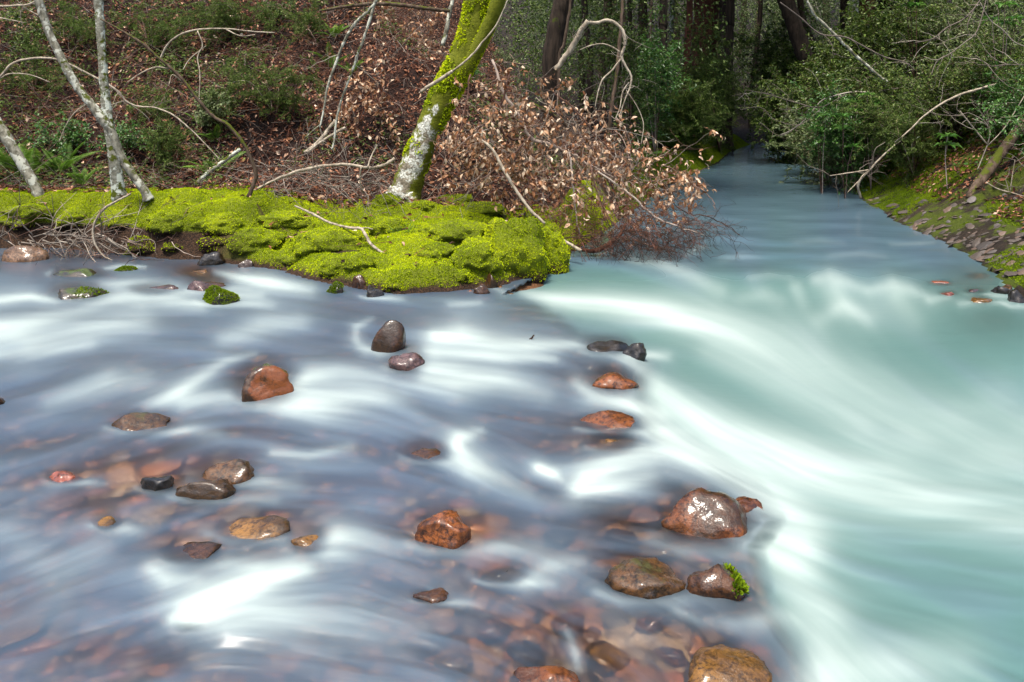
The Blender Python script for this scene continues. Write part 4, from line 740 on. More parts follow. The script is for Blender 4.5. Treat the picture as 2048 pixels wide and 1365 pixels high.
def region_tw(n, cx, cy, rx, ry, Y0, Y1, L, rad, dirbias, depth=2):
    out = []
    for k in range(n):
        a = rng.random() * 6.283; r = math.sqrt(rng.random()); px, py = cx + rx * r * math.cos(a), cy + ry * r * math.sin(a); Y = rng.uniform(Y0, Y1); p = P(px, py, Y)
        if p[2] < float(H(p[0:1], p[1:2])[0]) - .02: p[2] = float(H(p[0:1], p[1:2])[0]) + .02
        v = unit(rng.normal(size=3) * (1, .6, .7) + dirbias); q = [p]; l = L * rng.uniform(.5, 1.4)
        for s in range(6): v = unit(v + rng.normal(size=3) * .28 + (0, 0, -.08)); q.append(q[-1] + v * l / 6)
        q = np.array(q); q[:, 2] = np.maximum(q[:, 2], np.maximum(H(q[:, 0], q[:, 1]), -.05) + .01); out.append((q, np.linspace(rad, rad * .3, 7)))
        if depth > 1: twigs_from(q, None, 3, L * .5, rad * .6, depth - 1, 0, .9, out, .05)
    return out
A0 = region_tw(22, 1010, 165, 60, 60, 8.0, 8.6, .45, .004, (.2, 0, -.6)); A1 = region_tw(66, 968, 285, 82, 80, 7.7, 8.5, .5, .004, (.3, 0, -.5)); A2 = region_tw(80, 1120, 270, 130, 90, 7.8, 8.7, .5, .004, (.5, 0, -.5)); A3 = region_tw(70, 1210, 345, 140, 65, 7.6, 8.4, .5, .004, (.8, 0, -.3)); A4 = region_tw(26, 1350, 372, 60, 34, 7.8, 8.4, .3, .003, (.9, 0, -.1))
Ap = region_tw(95, 1090, 290, 200, 120, 7.7, 8.6, .6, .0035, (.5, 0, -.4)); m = MB(); tubes(m, Ap); tag(m.build('pale_twigs', M['greytwig'], fb, b), kind='stuff'); m = MB(); [tubes(m, A) for A in (A0, A1, A2, A3, A4)]; tag(m.build('fine_twigs', M['twig'], fb, b), kind='stuff')
lp = []
for A, w in ((A0, .5), (A1, .95), (A2, .75), (A3, .7), (A4, .5)):
    for q, r in A:
        if rng.random() < w:
            for k in range(rng.integers(3, 9)):
                s = rng.random() * (len(q) - 1.01); i = int(s); lp.append(q[i] + (q[i + 1] - q[i]) * (s - i))
lp = np.array(lp); rng.shuffle(lp); nl = len(lp)
LD = unit(rng.normal(size=(nl, 3)) * .55 + (0, 0, -.75)); LN = unit(rng.normal(size=(nl, 3)) + (0, -.9, .4)); LR = frames(LD, LN); LS = rng.uniform(.034, .074, nl); LW = LS * rng.uniform(.38, .55, nl)
order = np.argsort(lp[:, 1] - LS * 6); me_leaf = None
for j, i in enumerate(order[:300]):
    if me_leaf is None:
        o = mesh_obj('leaf', LEAF8[0], [LEAF8[1]], M['deadleaf'], fb); me_leaf = o.data
    else: o = bpy.data.objects.new('leaf', me_leaf); COL.objects.link(o); o.parent = fb
    o.matrix_local = Matrix.Translation(Vector(lp[i] - b)) @ Matrix(LR[i].tolist()).to_4x4() @ Matrix.Diagonal((LS[i], LW[i], LS[i], 1))
i = order[300:]; m = MB(); scatter(m, *LEAF8, lp[i], LR[i], np.stack([LS[i], LW[i], LS[i]], 1)); tag(m.build('leaves', M['deadleaf'], fb, b), kind='stuff')
# dark brush over the water
b = P(1300, 470, 7.7); db = thing('brush', 'dark tangle of dead twigs drooping into the creek at the tip of the bank', 'brush', b)
A = region_tw(150, 1210, 445, 120, 55, 7.3, 8.2, .35, .0035, (.3, -.1, -.3)) + region_tw(110, 1320, 455, 100, 45, 7.3, 7.9, .35, .0032, (.9, -.1, -.2))
m = MB(); tubes(m, A); tag(m.build('twigs', M['redtwig'], db, b), kind='stuff')
A = region_tw(90, 1260, 478, 120, 28, 7.25, 7.6, .3, .004, (.4, -.1, -.3)) + region_tw(40, 1390, 462, 70, 30, 7.3, 7.7, .3, .003, (.9, 0, -.1)); m = MB(); tubes(m, A); tag(m.build('wet_twigs', M['darktwig'], db, b), kind='stuff')
# twig tangle under the left lip, brush in front of the hill foot
b = P(110, 478, 7.7); tb = thing('brush', 'tangle of grey and brown twigs lying under the moss lip at the left', 'brush', b)
A = region_tw(50, 100, 476, 130, 12, 7.5, 7.75, .6, .006, (1, 0, 0), 2) + region_tw(14, 280, 486, 70, 8, 7.5, 7.7, .35, .004, (1, 0, .1), 1); m = MB(); tubes(m, A[::2], 4); tag(m.build('grey_twigs', M['greytwig'], tb, b), kind='stuff'); m = MB(); tubes(m, A[1::2], 4); tag(m.build('brown_twigs', M['twig'], tb, b), kind='stuff')
b = P(640, 380, 8.2); tb = thing('brush', 'low brush of pale bare twigs on the flat ground left of the leaning tree', 'brush', b)
A = region_tw(70, 640, 370, 140, 30, 8.0, 8.8, .6, .004, (.6, 0, .1), 2); m = MB(); tubes(m, A); tag(m.build('twigs', M['greytwig'], tb, b), kind='stuff')
# ------------------------------------------------------------------ hillside litter
n = 230000; X = rng.uniform(-8.5, 2.6, n); Y = rng.uniform(8.4, 30, n) ** 1.0; hid = np.where(inside(X, Y, HILLP), pdist(X, Y, HILLP[:-3]), -pdist(X, Y, HILLP[:-3]))
ok = (hid > -.45 + .3 * rng.random(n)) & (hid < 10) & (np.abs(X / Y) < .72); X, Y = X[ok], Y[ok]; n = len(X); PG = onground(X, Y); NG = gnormal(X, Y)
D = unit(np.cross(NG, rng.normal(size=(n, 3))) + NG * rng.normal(size=(n, 1)) * .35); R = frames(D, unit(NG + rng.normal(size=(n, 3)) * .6)); s = rng.uniform(.03, .085, n)
m = MB(); scatter(m, *LEAF2, PG + NG * .012, R, np.stack([s, s * rng.uniform(.3, .6, n), s], 1)); tag(m.build('leaf_litter', M['litter'], None, smooth=False), 'reddish brown fallen leaves covering the hillside', 'leaf litter', kind='stuff')
ii = rng.choice(n, 1500, replace=False); ii = ii[np.argsort(Y[ii])][:280]; me_l = None
for i in ii:
    if me_l is None: o = mesh_obj('leaf', LEAF8[0], [LEAF8[1]], M['deadleaf'], hill_o); me_l = o.data
    else: o = bpy.data.objects.new('leaf', me_l); COL.objects.link(o); o.parent = hill_o
    o.matrix_world = Matrix.Translation(Vector(PG[i] + NG[i] * .03)) @ Matrix(R[i].tolist()).to_4x4() @ Matrix.Diagonal((.085, .042, .085, 1))
n = 15000; i = rng.integers(0, len(X), n); L = rng.uniform(.12, .6, n) ** 1.3; D = unit(np.cross(NG[i], rng.normal(size=(n, 3))) + NG[i] * np.abs(rng.normal(size=(n, 1))) * .3); th = rng.uniform(.0022, .005, n)
m = MB(); scatter(m, STICK[0] - (0, .5, .5), STICK[1], PG[i] + NG[i] * .02, frames(D, NG[i]), np.stack([L, th, th], 1)); 
tag(m.build('twig_litter', M['redtwig'], None), 'red brown twigs and dead stems strewn over the hillside', 'twig litter', kind='stuff')
n = 6000; i = rng.integers(0, len(X), n); L = rng.uniform(.15, .7, n); D = unit(np.cross(NG[i], rng.normal(size=(n, 3))) + NG[i] * np.abs(rng.normal(size=(n, 1))) * .5); th = rng.uniform(.0025, .006, n)
m = MB(); scatter(m, STICK[0] - (0, .5, .5), STICK[1], PG[i] + NG[i] * .04, frames(D, NG[i]), np.stack([L, th, th], 1)); tag(m.build('pale_twigs', M['greytwig'], None), 'pale grey twigs scattered over the leaf litter', 'twig litter', kind='stuff')
# arching dead stems and sprigs of green all over the slope
def hill_stems(n, L, rad, seed_up):
    out = []; X = rng.uniform(-7.5, 1.8, n * 3); Y = rng.uniform(8.9, 15, n * 3); k = inside(X, Y, HILLP) & (np.abs(X / Y) < .68); X, Y = X[k][:n], Y[k][:n]; PG_ = onground(X, Y)
    for p in PG_:
        v = unit(rng.normal(size=3) * (1, .7, .5) + (0, -.25, seed_up)); l = L * rng.uniform(.4, 1.5); q = [p]
        for s in range(6): v = unit(v + rng.normal(size=3) * .2 + (0, -.03, -.22)); q.append(q[-1] + v * l / 6)
        q = np.array(q); q[:, 2] = np.maximum(q[:, 2], H(q[:, 0], q[:, 1]) + .01); out.append((q, np.linspace(rad, rad * .3, 7)))
        twigs_from(q, None, 2, L * .4, rad * .55, 1, 0, .9, out, .08)
    return out
m = MB(); tubes(m, hill_stems(750, .6, .0036, .8)); tag(m.build('dead_stems', M['redtwig'], None), 'arching red brown dead stems all over the hillside', 'dead stems', kind='stuff')
m = MB(); tubes(m, hill_stems(900, .65, .0032, .9)); tag(m.build('dead_stems', M['twig'], None), 'tangled brown and grey stems all over the hillside', 'dead stems', kind='stuff')
n = 60000; X = rng.uniform(-8, 2.2, n); Y = rng.uniform(8.8, 15, n); k = inside(X, Y, HILLP) & (np.abs(X / Y) < .7) & (fbm(X * 1.3, Y * 1.3, 47, 4) + .25 * sm((-X - 1.8) / 2) > .16 + .25 * rng.random(n)); X, Y = X[k], Y[k]; n = len(X); s = rng.uniform(.03, .07, n)
m = MB(); scatter(m, *LEAF2, onground(X, Y) + np.stack([0 * X, 0 * X, rng.uniform(.01, .16, n)], 1), frames(rdir(n) * (1, 1, .4), rdir(n, 1.2)), np.stack([s, s * .42, s], 1)); tag(m.build('hillside_greenery', M['needle'], None, smooth=False), 'low green sprigs growing through the litter of the hillside', 'greenery', kind='stuff')
# ------------------------------------------------------------------ ferns
fr_me = []
for k in range(4):
    n = 26; t = np.linspace(0, 1, n); bend = (.9, 1.2, .6, 1.5)[k]; ang = 1.1 - bend * t; px = np.cumsum(np.cos(ang)) / n; pz = np.cumsum(np.sin(ang)) / n; rp = np.stack([px, 0 * px, pz], 1)
    m = MB(); m.tube(rp, np.linspace(.008, .003, n), 3, .3)
    tan = unit(np.gradient(rp, axis=0)); nrm = np.stack([-tan[:, 2], 0 * px, tan[:, 0]], 1)
    for sgn in (1, -1):
        tt = np.linspace(.1, .99, 40); q = np.stack([np.interp(tt, t, rp[:, a]) for a in range(3)], 1); tg = unit(np.stack([np.interp(tt, t, tan[:, a]) for a in range(3)], 1)); nn = unit(np.stack([np.interp(tt, t, nrm[:, a]) for a in range(3)], 1))
        L = .19 * np.sin(np.pi * np.clip(tt * .93 + .07, 0, 1)) ** .75 * (1 - .35 * tt) + .01; d = unit(np.array((0, sgn, 0)) + tg * .35 - nn * .25)
        scatter(m, LEAF2[0], LEAF2[1], q, frames(d, nn), np.stack([L, np.full(40, .020), L * .5], 1), np.clip(.5 + rng.normal(size=40) * .15, 0, 1))
    o = m.build('frond', M['fern']); fr_me.append(o.data); bpy.data.objects.remove(o)
def fern(px, py, size, n, lab, az=None, Yoff=0.0):
    p = g1(px, py); p[1] += Yoff; t = thing('fern', lab, 'fern', p, 'sword ferns')
    for k in range(n):
        o = bpy.data.objects.new('frond', fr_me[rng.integers(4)]); COL.objects.link(o); o.parent = t; a = (k / n * 6.283 + rng.normal() * .3) if az is None else math.radians(az[k % len(az)]) + rng.normal() * .1
        o.rotation_euler = (rng.normal() * .15, rng.normal() * .18, a); s = size * rng.uniform(.75, 1.15); o.scale = (s, s, s)
fern(58, 362, .62, 11, 'large sword fern beside the pale trunk at the left edge'); fern(122, 352, .5, 9, 'sword fern with upright fronds between the pale trunk and the white tree'); fern(20, 345, .5, 7, 'sword fern half hidden behind the leaning pale trunk'); fern(165, 375, .35, 6, 'low fern lying near the foot of the curved tree')
fern(420, 352, .5, 4, 'bright fern with two fronds lying beside the white ended log', [200, 165, 30, 120]); fern(432, 285, .32, 6, 'small pale green fern above the fallen log'); fern(402, 262, .4, 3, 'fern with one long frond by the dark sapling', [190, 60, 130])
fern(668, 80, .42, 7, 'bright fern high on the hillside between the hanging branches'); fern(662, 140, .45, 8, 'dark drooping fern below the bright one on the hillside'); fern(705, 150, .35, 6, 'fern behind the right hanging branch')
fern(1348, 300, .95, 8, 'dark green fern on the shaded far bank by the creek'); fern(1290, 320, .6, 6, 'small fern left of the shaded one on the far bank'); fern(1985, 225, .7, 7, 'fern under the shrubs near the right edge'); fern(1945, 262, .5, 6, 'drooping fern above the leafy slope on the right bank'); fern(1075, 300, .3, 4, 'small fern poking through the dead leaves')
# ------------------------------------------------------------------ conifer sprays, shrubs
def spray_shrub(name, lab, base, tips, mat, leaf, per, cat='shrub', group=None, twm='twig', tr=.005, ln=(.03, .012), flat=.5, jitter=.05, side=(6, .3), stuff=True):
    "stems from a base to each tip, side twigs, leaves set along the twigs"
    base = np.asarray(base, float); t = thing(name, lab, cat, base, group); mt = MB(); ml = MB(); tw = []
    for tip in tips:
        tip = np.asarray(tip, float); mid = (base + tip) / 2 + np.array((0, 0, .18)) * np.linalg.norm(tip - base) + rng.normal(size=3) * .05; q = spline([base, mid, tip], 6); mt.tube(q, np.linspace(tr * 1.6, tr * .4, len(q)), 4)
        tw += [(q[len(q) // 2:], None)] + twigs_from(q, None, side[0], side[1], tr * .45, 2, 0, .8, None, .05)
    PP = []; DD = []
    for q, r in tw:
        if r is not None: mt.tube(q, r, 3)
        L = np.linalg.norm(q[-1] - q[0]); k = max(2, int(per * L / .1)); s = rng.random(k) * (len(q) - 1.001); i = s.astype(int); PP.append(q[i] + (q[i + 1] - q[i]) * (s - i)[:, None] + rng.normal(size=(k, 3)) * jitter * .2); DD.append(np.repeat(unit(q[-1] - q[0])[None], k, 0))
    PP = np.concatenate(PP); DD = np.concatenate(DD); k = len(PP); d = unit(DD * .5 + rng.normal(size=(k, 3)) * (1, 1, .6)); nn = unit(np.array((0, 0, 1.0)) + rng.normal(size=(k, 3)) * flat); s = rng.uniform(.7, 1.3, k)
    scatter(ml, *leaf, PP, frames(d, nn), np.stack([ln[0] * s, ln[1] * s, ln[0] * s], 1)); tag(mt.build('stems', M[twm], t, base)); f = ml.build('foliage', M[mat], t, base, False); tag(f, kind='stuff'); return t
def tips_at(lst, Y, dy=.3): return [P(x, y, Y + rng.normal() * dy) for x, y in lst]
def ell(cx, cy, rx, ry, n): a = rng.random(n) * 6.283; r = np.sqrt(rng.random(n)); return list(zip(cx + rx * r * np.cos(a), cy + ry * r * np.sin(a)))
def hillY(px, py, lift=.25): return g1(px, py)[1] - lift
for (cx, cy, rx, ry, n, lab) in [(545, 175, 80, 40, 26, 'young conifer with drooping sprays in the middle of the hillside'), (480, 35, 90, 30, 26, 'young conifer sprays at the top edge left of the hanging branches'), (300, 60, 60, 36, 16, 'young conifer sprays behind the straight white tree'), (150, 50, 60, 36, 16, 'young conifer sprays between the curved tree and the white tree'), (70, 130, 70, 50, 16, 'feathery young conifer at the left edge under the arching branch'), (620, 40, 40, 30, 12, 'small conifer sprays beside the bright fern'), (350, 290, 50, 34, 14, 'low young conifer above the moss bank near the dark sapling'), (275, 215, 40, 25, 8, 'sparse conifer seedling behind the two alder trunks')]:
    Y = hillY(cx, cy + ry); spray_shrub('young_conifer', lab, g1(cx, cy + ry * 1.2), tips_at(ell(cx, cy, rx * 1.5, ry * 1.25, int(n * .55)), Y, .3), 'needle', LEAF2, 16, 'conifer', 'young conifers on the hillside', 'twig', .004, (.042, .010), .5, .02, (7, .3))
for (cx, cy, rx, ry, n, mat, lab) in [(425, 205, 40, 40, 14, 'pale', 'pale leaved huckleberry bush beside the dark sapling'), (130, 265, 60, 36, 12, 'glossgreen', 'thin bush with small bright leaves left of the curved tree'), (250, 265, 40, 40, 10, 'glossgreen', 'sprigs of fresh green leaves at the fork of the curved tree'), (40, 60, 50, 50, 12, 'green', 'dark leaved bush in the top left corner'), (560, 20, 60, 20, 8, 'green', 'dark glossy bush at the top edge of the hillside'), (1010, 110, 30, 20, 8, 'pale', 'small pale leaved plant on the slope right of the leaning tree'), (930, 130, 40, 25, 8, 'glossgreen', 'low green leaves behind the leaning trunk'), (360, 130, 50, 20, 6, 'green', 'scant green bush under the thin branches')]:
    Y = hillY(cx, cy + ry); spray_shrub('bush', lab, g1(cx, cy + ry * 1.2), tips_at(ell(cx, cy, rx, ry, n), Y, .15), mat, LEAF8, 5, 'bush', 'bushes on the hillside', 'twig', .003, (.045, .026), .5, .03, (5, .22))
for (cx, cy, rx, ry, n, lab) in [(600, 110, 70, 70, 26, 'brown dry brush of hanging stems in the middle of the hillside'), (720, 200, 80, 70, 22, 'brown dry brush behind the hanging pair of branches'), (320, 190, 90, 60, 20, 'brown dry brush between the alder trunks and the sapling'), (810, 60, 70, 50, 20, 'brown brush with dead leaves left of the leaning tree top'), (120, 200, 100, 60, 16, 'dry brush above the left ferns'), (1000, 60, 40, 40, 12, 'dry brush on the slope just right of the leaning tree')]:
    Y = hillY(cx, cy); A = region_tw(n * 2, cx, cy, rx, ry, Y - .5, Y + .1, .7, .0032, (.2, -.2, -.5), 2); b = g1(cx, cy + ry * .8); t = thing('brush', lab, 'brush', b); m = MB(); tubes(m, A[::3]); tag(m.build('grey_twigs', M['twig'], t, b), kind='stuff'); m = MB(); tubes(m, A[1::3] + A[2::3]); tag(m.build('brown_twigs', M['redtwig'], t, b), kind='stuff')
    if cx in (810, 720):
        q = np.array([a[0][rng.integers(7) if len(a[0]) > 6 else 0] for a in A for _ in range(4)]); k = len(q); m = MB(); s = rng.uniform(.05, .09, k); scatter(m, *LEAF8, q, frames(rdir(k, -.8), rdir(k)), np.stack([s, s * .48, s], 1)); tag(m.build('dead_leaves', M['deadleaf'], t, b), kind='stuff')
# ------------------------------------------------------------------ shaded forest behind
def ftree(name, lab, pts, Y, mat, crown=None, group=None, sides=12):
    b = P(pts[0][0], pts[0][1], Y); b[2] = float(H(b[0:1], b[1:2])[0]); t = thing(name, lab, 'tree', b, group)
    p0 = (pts[0][0], HOR + (CAM_H - b[2] + .25) * FPX / Y, pts[0][2] * 1.25); limb('trunk', [p0] + pts[0:], Y, 0, M[mat], t, b, sides, .16)
    top = P(pts[-1][0], pts[-1][1], Y)
    if crown and Y < 27:
        zc0, zc1, rad, n, leaf = crown; z = rng.uniform(0, 1, n); zz = zc0 + (zc1 - zc0) * z; rr = rad * (1 - .75 * z) * np.sqrt(rng.random(n)); a = rng.random(n) * 6.283; cl = rng.normal(size=(40, 3)); 
        c_ = np.stack([top[0] + rr * np.cos(a), top[1] + rr * np.sin(a), zz], 1); keep = fbm(c_[:, 0] * .7, c_[:, 2] * .9 + c_[:, 1] * .7, 5, 3) > -.12; c_ = c_[keep]; k = len(c_); m = MB(); s = leaf * rng.uniform(.6, 1.4, k)
        scatter(m, *LEAF2, c_, frames(rdir(k, -.2), rdir(k, .6)), np.stack([s, s * .5, s], 1)); tag(m.build('crown', M['green'], t, b, False), kind='stuff')
    return t
C = lambda r=3.2, n=2600, z0=6.5, z1=16, l=.45: (z0, z1, r, n, l)
ftree('redwood_tree', 'broad reddish redwood trunk standing on the far bank left of the creek', [(1398, 250, 62), (1402, 180, 56), (1408, 90, 52), (1414, 0, 50), (1420, -200, 46), (1430, -900, 20)], 24, 'bark_red', C(4.0, 3600))
ftree('redwood_tree', 'dark redwood trunk just right of the broad one, closest to the creek', [(1448, 240, 32), (1450, 160, 30), (1452, 60, 30), (1455, -40, 28), (1460, -800, 12)], 23, 'bark_dark', C())
ftree('forest_tree', 'narrow reddish trunk left of the broad redwood', [(1370, 225, 14), (1372, 140, 14), (1376, 60, 13), (1380, -20, 12), (1385, -700, 6)], 20, 'bark_red', C(2.2, 1400))
ftree('forest_tree', 'dark trunk with pale sunlit edge left of the reddish ones', [(1326, 185, 18), (1326, 120, 18), (1326, 50, 17), (1327, -20, 16), (1330, -700, 8)], 18, 'bark_dark', C(2.6, 1600))
ftree('forest_tree', 'thin pale pole trunk on the dark slope', [(1300, 160, 5), (1301, 90, 5), (1302, 20, 5), (1304, -40, 5), (1310, -500, 3)], 18, 'bark_brown', None)
ftree('forest_tree', 'mossy pale trunk behind the thin pole', [(1345, 150, 9), (1343, 80, 9), (1344, 10, 9), (1346, -40, 8), (1350, -600, 5)], 26, 'bark_white', C(2.4, 1500))
ftree('forest_tree', 'dark mossy trunk leaning right above the broken arch branch', [(1104, 215, 36), (1102, 150, 36), (1108, 85, 38), (1120, 30, 40), (1132, -20, 40), (1165, -200, 34), (1230, -700, 18)], 11.5, 'bark_dark', C(2.6, 1500, 5, 11, .35))
ftree('forest_tree', 'thin dark stem beside the mossy leaning trunk', [(1118, 130, 7), (1128, 90, 7), (1136, 40, 6), (1142, -10, 6), (1160, -300, 4)], 11.3, 'bark_brown', None)
ftree('forest_tree', 'big dark trunk leaning left over the bend of the creek', [(1622, 150, 30), (1608, 110, 31), (1592, 60, 32), (1575, 10, 32), (1560, -40, 31), (1500, -300, 24), (1440, -700, 12)], 22, 'bark_dark', C(3.4, 2600))
ftree('forest_tree', 'brown trunk tucked behind the big leaning one', [(1640, 140, 14), (1630, 100, 14), (1615, 60, 13), (1600, 0, 12), (1580, -300, 8)], 26, 'bark_brown', C(2.5, 1500))
ftree('forest_tree', 'slim upright dark trunk in the middle of the forest gap', [(1688, 110, 15), (1688, 60, 15), (1688, 0, 15), (1690, -60, 14), (1695, -700, 7)], 24, 'bark_dark', C(2.8, 1800))
ftree('redwood_tree', 'stout brown trunk behind the shrubs right of the slim dark one', [(1732, 105, 34), (1733, 50, 32), (1735, -10, 30), (1738, -200, 28), (1745, -900, 12)], 23, 'bark_red', C(3.6, 3000))
ftree('forest_tree', 'broad black trunk in deep shade behind the shrubs', [(1775, 90, 40), (1776, 30, 38), (1778, -30, 38), (1780, -800, 18)], 26, 'bark_dark', C(3.4, 2400))
ftree('forest_tree', 'dark trunk near the top right of the photo', [(1985, 60, 24), (1986, 20, 24), (1990, -20, 22), (2000, -600, 10)], 17, 'bark_dark', C(3.0, 2200))
ftree('forest_tree', 'faint grey trunk deep in the bright gap', [(1512, 140, 10), (1513, 90, 10), (1516, 30, 10), (1518, -20, 9), (1520, -500, 5)], 36, 'bark_brown', C(2.6, 1200))
ftree('forest_tree', 'slanting thin dark trunk left of the bright gap', [(1502, 200, 10), (1510, 130, 10), (1517, 60, 9), (1522, -10, 9), (1540, -500, 5)], 30, 'bark_dark', C(2.6, 1200))
ftree('forest_tree', 'pale spotted trunk between the slim and the stout trunks', [(1712, 120, 12), (1712, 60, 12), (1712, 0, 12), (1714, -400, 8)], 30, 'bark_white', C(2.6, 1200))
for k, (px, Y, w) in enumerate([(1180, 20, 14), (1205, 26, 18), (1262, 23, 10), (1282, 30, 20), (1430, 34, 16), (1475, 40, 14), (1545, 44, 14), (1655, 38, 16), (1830, 24, 22), (1880, 20, 18), (1930, 28, 24), (2060, 22, 26), (1165, 32, 14), (1222, 40, 16), (1240, 17, 7), (1350, 40, 18)]):
    ftree('forest_tree', 'one of the distant dark trunks standing in the forest shade', [(px, 190, w), (px + rng.normal() * 4, 100, w), (px + rng.normal() * 6, 0, w * .95), (px + rng.normal() * 10, -200, w * .9), (px, -700, w * .4)], Y, ('bark_dark', 'bark_brown', 'bark_dark')[k % 3], C(2.8, 1500) if Y < 33 else None, 'distant forest trunks', 8)
def leaf_mass(name, lab, n, fn, mat, size, clump=(.9, .1)):
    p = fn(n); p[:, 2] += H(p[:, 0], p[:, 1]) * (p[:, 1] > 24); g = fbm(p[:, 0] * clump[0] + 3, p[:, 2] * clump[0] + p[:, 1] * clump[0] * .7, 17, 3); p = p[g > clump[1] - .3 * rng.random(n)]; k = len(p); s = size * rng.uniform(.6, 1.4, k); m = MB()
    scatter(m, *LEAF2, p, frames(rdir(k, -.3), rdir(k, .7)), np.stack([s, s * .55, s], 1)); return tag(m.build(name, M[mat], None, smooth=False), lab, 'foliage', kind='stuff')
def slab(x0, x1, y0, y1, z0, z1):
    def fn(n):
        Y = rng.uniform(y0, y1, n); return np.stack([(x0 + (x1 - x0) * rng.random(n)) * Y, Y, z0 + (z1 - z0) * rng.random(n) ** .8 + .03 * Y], 1)
    return fn
leaf_mass('distant_foliage', 'mass of bright foliage in the far gap of the forest', 80000, slab(.02, .72, 36, 50, 0, 6), 'far', .16, (.5, -.05))
leaf_mass('forest_foliage', 'shaded understorey foliage between the trunks left of the creek', 52000, slab(.0, .27, 17, 32, .9, 9), 'green', .085, (.8, .06))
leaf_mass('forest_foliage', 'shaded foliage hanging over the bend of the creek', 34000, slab(.26, .50, 27, 36, .3, 9), 'far', .10, (.8, .10))
leaf_mass('forest_foliage', 'green understorey on the rise behind the leaning tree', 34000, slab(-.03, .14, 24, 36, -.7, 7), 'far', .09, (.8, .0))
leaf_mass('forest_foliage', 'low foliage closing the bend of the creek', 26000, slab(.24, .40, 30, 38, -1.0, 5), 'far', .09, (.9, -.02))
leaf_mass('forest_foliage', 'leafy understorey high on the right bank', 40000, slab(.42, .75, 14, 24, 1.5, 7), 'green', .075, (.9, .02))
# shrubs on the right bank
RS = [(1640, 200, 90, 60, 15.5, 26, 'green', 'dark feathery shrub leaning over the creek bend'), (1560, 215, 60, 40, 19, 20, 'green', 'sparse shrub hanging over the far end of the creek'), (1690, 235, 60, 40, 12.8, 20, 'glossgreen', 'shrub with bright leaf whorls overhanging the right waterline'), (1640, 275, 36, 28, 14, 14, 'pale', 'pale leafed sprays dipping to the water on the right bank'), (1780, 190, 90, 60, 13, 34, 'green', 'wide green shrub in the middle of the right bank'), (1880, 160, 90, 60, 12, 34, 'green', 'dense green shrub right of the wide one'), (1980, 130, 80, 60, 11, 30, 'green', 'tall leafy shrub near the right edge'), (1850, 60, 90, 50, 15, 30, 'green', 'bright green shrub high on the right slope'), (1960, 40, 90, 50, 13.5, 28, 'pale', 'shrub with small shiny leaves in the top right corner'), (1740, 60, 60, 40, 17, 18, 'green', 'shrub screening the stout trunk'), (1800, 225, 70, 30, 11.6, 16, 'needle', 'conifer like shrub with drooping sprays on the right bank'), (2040, 190, 60, 60, 10, 24, 'glossgreen', 'bright leafy bush cut off by the right edge'), (1350, 215, 50, 40, 18, 24, 'needle', 'soft dark green bush on the far bank below the trunks'), (1290, 120, 50, 30, 16, 14, 'glossgreen', 'glossy leaved bush on the dark slope behind the arch branch'), (1690, 130, 60, 40, 20, 20, 'green', 'airy shrub below the big leaning trunk'), (1420, 130, 50, 60, 21, 12, 'needle', 'thin conifer sprays in front of the redwood trunks'), (1560, 120, 60, 60, 24, 18, 'green', 'leafy branches hanging in front of the bright gap'), (1240, 60, 50, 40, 14, 12, 'green', 'leaf sprays above the broken arch branch')]
for (cx, cy, rx, ry, Y, n, mat, lab) in RS:
    base = P(cx + rx * .4, cy + ry * 1.3, Y); base[2] = float(H(base[0:1], base[1:2])[0]); k = Y / 12
    spray_shrub('shrub', lab, base, tips_at(ell(cx, cy, rx, ry, n), Y, .5), mat, LEAF8 if mat in ('glossgreen', 'pale') and Y < 14 else LEAF2, 5 if mat != 'needle' else 14, 'shrub', 'shrubs in the shade by the creek', 'twig', .006 * k, ((.055 * k, .026 * k) if mat != 'needle' else (.045 * k, .012 * k)), .5, .05, (9, .5 * k))
# plants with whorls of long bright leaves
for (px, py, Y, k, lab) in [(1645, 245, 12.6, 3, 'bright green whorled leaves low over the creek'), (1690, 268, 12.0, 3, 'bright whorled leaves just above the right waterline'), (1742, 200, 12.2, 4, 'bright whorled leaf cluster in the middle of the right shrubs'), (1712, 218, 12.4, 2, 'small whorl of bright leaves beside the middle cluster'), (1840, 8, 13.5, 3, 'whorled bright leaves at the top edge of the right slope'), (2010, 40, 10.5, 4, 'large shiny leaves near the top right corner'), (1895, 292, 9.8, 2, 'small bright leaved plant by the dark stem clump')]:
    b = P(px, py + 30, Y); hb = float(H(b[0:1], b[1:2])[0]); b[2] = hb; t = thing('leafy_plant', lab, 'plant', b, 'whorled leaf plants'); ms = MB(); ml = MB()
    for j in range(k):
        tip = P(px + rng.normal() * 16 * (k > 2), py + rng.normal() * 14, Y - rng.random() * .3); ms.tube(spline([b, (b + tip) / 2 + (0, .05, .1), tip], 4), .006, 4); a = np.arange(8) / 8 * 6.283 + rng.random(); dd = np.stack([np.cos(a), np.sin(a), rng.uniform(-.1, .5, 8)], 1); L = rng.uniform(.12, .2, 8)
        scatter(ml, *LEAF8, np.repeat(tip[None], 8, 0), frames(dd, np.array((0, 0, 1.0))), np.stack([L, L * .36, L], 1))
    ms.build('stem', M['twig'], t, b); ml.build('leaves', M['glossgreen'], t, b)
